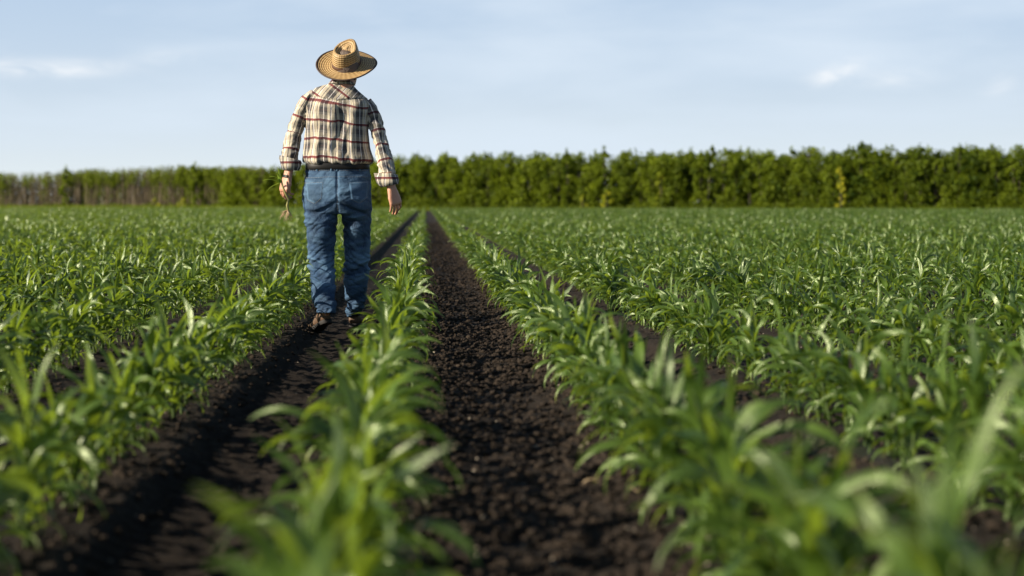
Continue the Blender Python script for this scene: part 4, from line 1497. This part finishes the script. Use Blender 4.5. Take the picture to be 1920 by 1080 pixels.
# ---- hat
def hat():
    he = Vector(headc) + Vector((0, -.005, .030))
    Rm = Matrix.Rotation(R(-2), 4, 'Y') @ Matrix.Rotation(R(38), 4, 'X') @ Matrix.Rotation(R(-34), 4, 'Z')
    # +Y is the front of the hat; rotating about X by a positive angle lifts the front
    M = Matrix.Translation(he) @ Rm
    root = empty('hat', tuple(he))
    parent_keep(root, person)
    n_ = 72
    # crown
    rings, uv = [], []
    H0 = .118
    prof = [(0, 1.0), (.012, .995), (.03, .985), (.05, .965), (.07, .94), (.088, .905), (.102, .865), (.112, .81)]
    ax_x, ax_y = .086, .104
    for (z, k_) in prof:
        row = []
        for i in range(n_):
            t = 2 * PI * i / n_
            x, y_ = math.cos(t), math.sin(t)
            front = max(0, y_) ** 2
            pinch = 1 - .22 * (z / H0) ** 1.5 * front * abs(x) * 2.2
            hgt = z * (1.0 + .22 * max(0, y_) * (z / H0) + .02 * y_)
            row.append(Vector((x * ax_x * k_ * pinch, y_ * ax_y * k_ * (1 if y_ > 0 else 1), hgt)))
        rings.append(row); uv.append(z)
    rim = rings[-1]
    for j, q_ in enumerate((.86, .68, .48, .28, .1)):
        row = []
        for i, v in enumerate(rim):
            dent = .030 * (1 - q_ ** 3) * (1.0 if v.y < .03 else .8)
            dome = .012 * (1 - q_ ** 2)
            ridge = .010 * math.exp(-((q_ - .86) / .12) ** 2)
            row.append(Vector((v.x * q_, v.y * q_, v.z - dent + ridge)))
        rings.append(row); uv.append(.118 + (1 - q_) * .09)
    V_, F_ = loft(rings, cap=True)
    F_ = [f for f in F_ if not (len(f) == 3 and f[0] == len(V_) - 2)]      # open underneath
    o = pm_mesh('crown', [M @ v for v in V_], F_, M_STRAWHAT, root)
    def ring_uv(o_, nrings, vs):
        me = o_.data; ul = me.uv_layers.new(name='UVMap')
        for p in me.polygons:
            ks = [me.loops[li].vertex_index for li in p.loop_indices]
            for li, vi in zip(p.loop_indices, ks):
                if vi >= nrings * n_: ul.data[li].uv = (0, vs[-1] + .01); continue
                i = vi % n_
                if i == 0 and any(k_ % n_ == n_ - 1 for k_ in ks if k_ < nrings * n_): i = n_
                ul.data[li].uv = (i / n_, vs[vi // n_])
    ring_uv(o, len(rings), uv)
    sol = o.modifiers.new('t', 'SOLIDIFY'); sol.thickness = .0025; sol.offset = -1
    # brim
    rings, uv = [], []
    nb = 12
    for j in range(nb + 1):
        q_ = j / nb; row = []
        for i in range(n_):
            t = 2 * PI * i / n_
            x, y_ = math.cos(t), math.sin(t)
            rx = ax_x + (.190 - ax_x) * q_; ry = ax_y + (.200 - ax_y) * q_
            z = -.010 * math.sin(q_ * PI * .6) + .016 * q_ ** 2 * abs(x) ** 2 - .020 * q_ ** 2 * max(0, y_) + .012 * q_ ** 3 * max(0, -y_) + .003 * math.sin(3 * t + 1) * q_
            row.append(Vector((x * rx, y_ * ry, z)))
        rings.append(row); uv.append(.3 + q_ * .1)
    V_, F_ = loft(rings, cap=False)
    o = pm_mesh('brim', [M @ v for v in V_], F_, M_STRAWHAT, root)
    ring_uv(o, len(rings), uv)
    sol = o.modifiers.new('t', 'SOLIDIFY'); sol.thickness = .0025; sol.offset = -1
    edge = rings[-1]
    rr = []
    for k_ in range(8):
        a = k_ * PI / 4
        rr.append([v + Vector((v.x, v.y, 0)).normalized() * math.cos(a) * .0055 + Vector((0, 0, math.sin(a) * .0045)) for v in edge])
    rr.append(rr[0])
    V_, F_ = loft(rr, cap=False)
    pm_mesh('brim_binding', [M @ v for v in V_], F_, M_BINDING, root)
    # band
    rr = []
    for (z, o_) in ((.001, .0015), (.003, .004), (.022, .0035), (.025, .001)):
        row = []
        for i in range(n_):
            t = 2 * PI * i / n_; x, y_ = math.cos(t), math.sin(t)
            k_ = 1.0 - z * .55
            row.append(Vector((x * (ax_x * k_ + o_), y_ * (ax_y * k_ + o_), z * (1 + .02 * y_))))
        rr.append(row)
    V_, F_ = loft(rr, cap=False)
    pm_mesh('hat_band', [M @ v for v in V_], F_, M_HATBAND, root)
    return root


hat()

# ---- the uprooted seedling held in the hand
grip = A(536.5, 366, DM - .06)
sd = empty('uprooted_seedling', tuple(A(537, 398, DM - .06)))
tag(sd, "limp uprooted corn seedling with bare roots hanging from the man's hand", 'seedling')
M_SEED = leaf_material('seedling_leaf', (0.12, 0.22, 0.02), (0.26, 0.38, 0.05), (0.4, 0.55, 0.06), rough=.5, tfac=.35, uvrib=False)
M_SSTEM = leaf_material('seedling_stem', (0.20, 0.20, 0.07), (0.34, 0.32, 0.13), (0.4, 0.4, 0.1), rough=.5, tfac=.15, uvrib=False)
M_ROOT, n, l, b, _ = mat('pale_root')
l.new(mixrgb(n, l, noise_tex(n, l, 40, 3), (.22, .14, .07), (.48, .36, .21)), b.inputs['Base Color']); b.inputs['Roughness'].default_value = .7
Pp = [A(527, 336, DM - .10), A(530, 350, DM - .11), A(536, 364, DM - .10), A(541, 374, DM - .085), A(538.5, 385, DM - .07), A(540.5, 396, DM - .06)]
v_, f_ = capsule_chain(Pp, [.0055, .006, .0065, .0055, .0085, .0055], 8)
o = pm_mesh('stem', v_, f_, M_SSTEM, sd)
a_ = o.data.attributes.new('tint', 'FLOAT', 'POINT'); a_.data.foreach_set('value', np.full(len(v_), .8, np.float32))
rr_ = np.random.RandomState(8)
base = A(540, 394, DM - .062)
Vr, Fr = [], []
for (ex, ey, k_) in [(522, 409, .45), (531, 416, .5), (537, 417, .45), (549, 413, .5), (545, 415, .45), (526, 400, .4), (551, 401, .4), (535, 411, .4), (525, 412, 1), (529, 408, .8), (533, 414, .7), (540, 412, .8), (547, 406, 1.2), (543, 413, .8), (551, 408, .6), (536, 405, .7), (528, 402, .6), (541, 404, .8)]:
    e_ = A(ex + rr_.normal(0, 1.2), ey, DM - .06 + rr_.normal(0, .03)); m1 = base * .6 + e_ * .4 + Vector(rr_.normal(0, .007, 3)); m2_ = base * .25 + e_ * .75 + Vector(rr_.normal(0, .008, 3))
    v_, f_ = capsule_chain([base, m1, m2_, e_], [.0040 * k_, .0031 * k_, .0023 * k_, .0013 * k_], 6)
    oo = len(Vr); Vr += list(v_); Fr += [tuple(i + oo for i in f) for f in f_]
pm_mesh('roots', Vr, Fr, M_ROOT, sd)
lb = A(525, 343, DM - .115)
for (az, L_, W_, e0, dr) in [(R(178), .12, .024, R(25), R(60)), (R(120), .11, .026, R(82), R(30)), (R(200), .10, .018, R(60), R(130)), (R(190), .13, .012, R(-20), R(60)), (R(240), .09, .022, R(75), R(60))]:
    v_, f_, u_ = blade(tuple(lb), az, L_, W_, e0, dr, 8, rr_, 3, twist=.4)
    o = np_mesh('leaf', v_, f_, M_SEED, attrs={'tint': np.full(len(v_), .8)}, uv=u_, parent=sd)
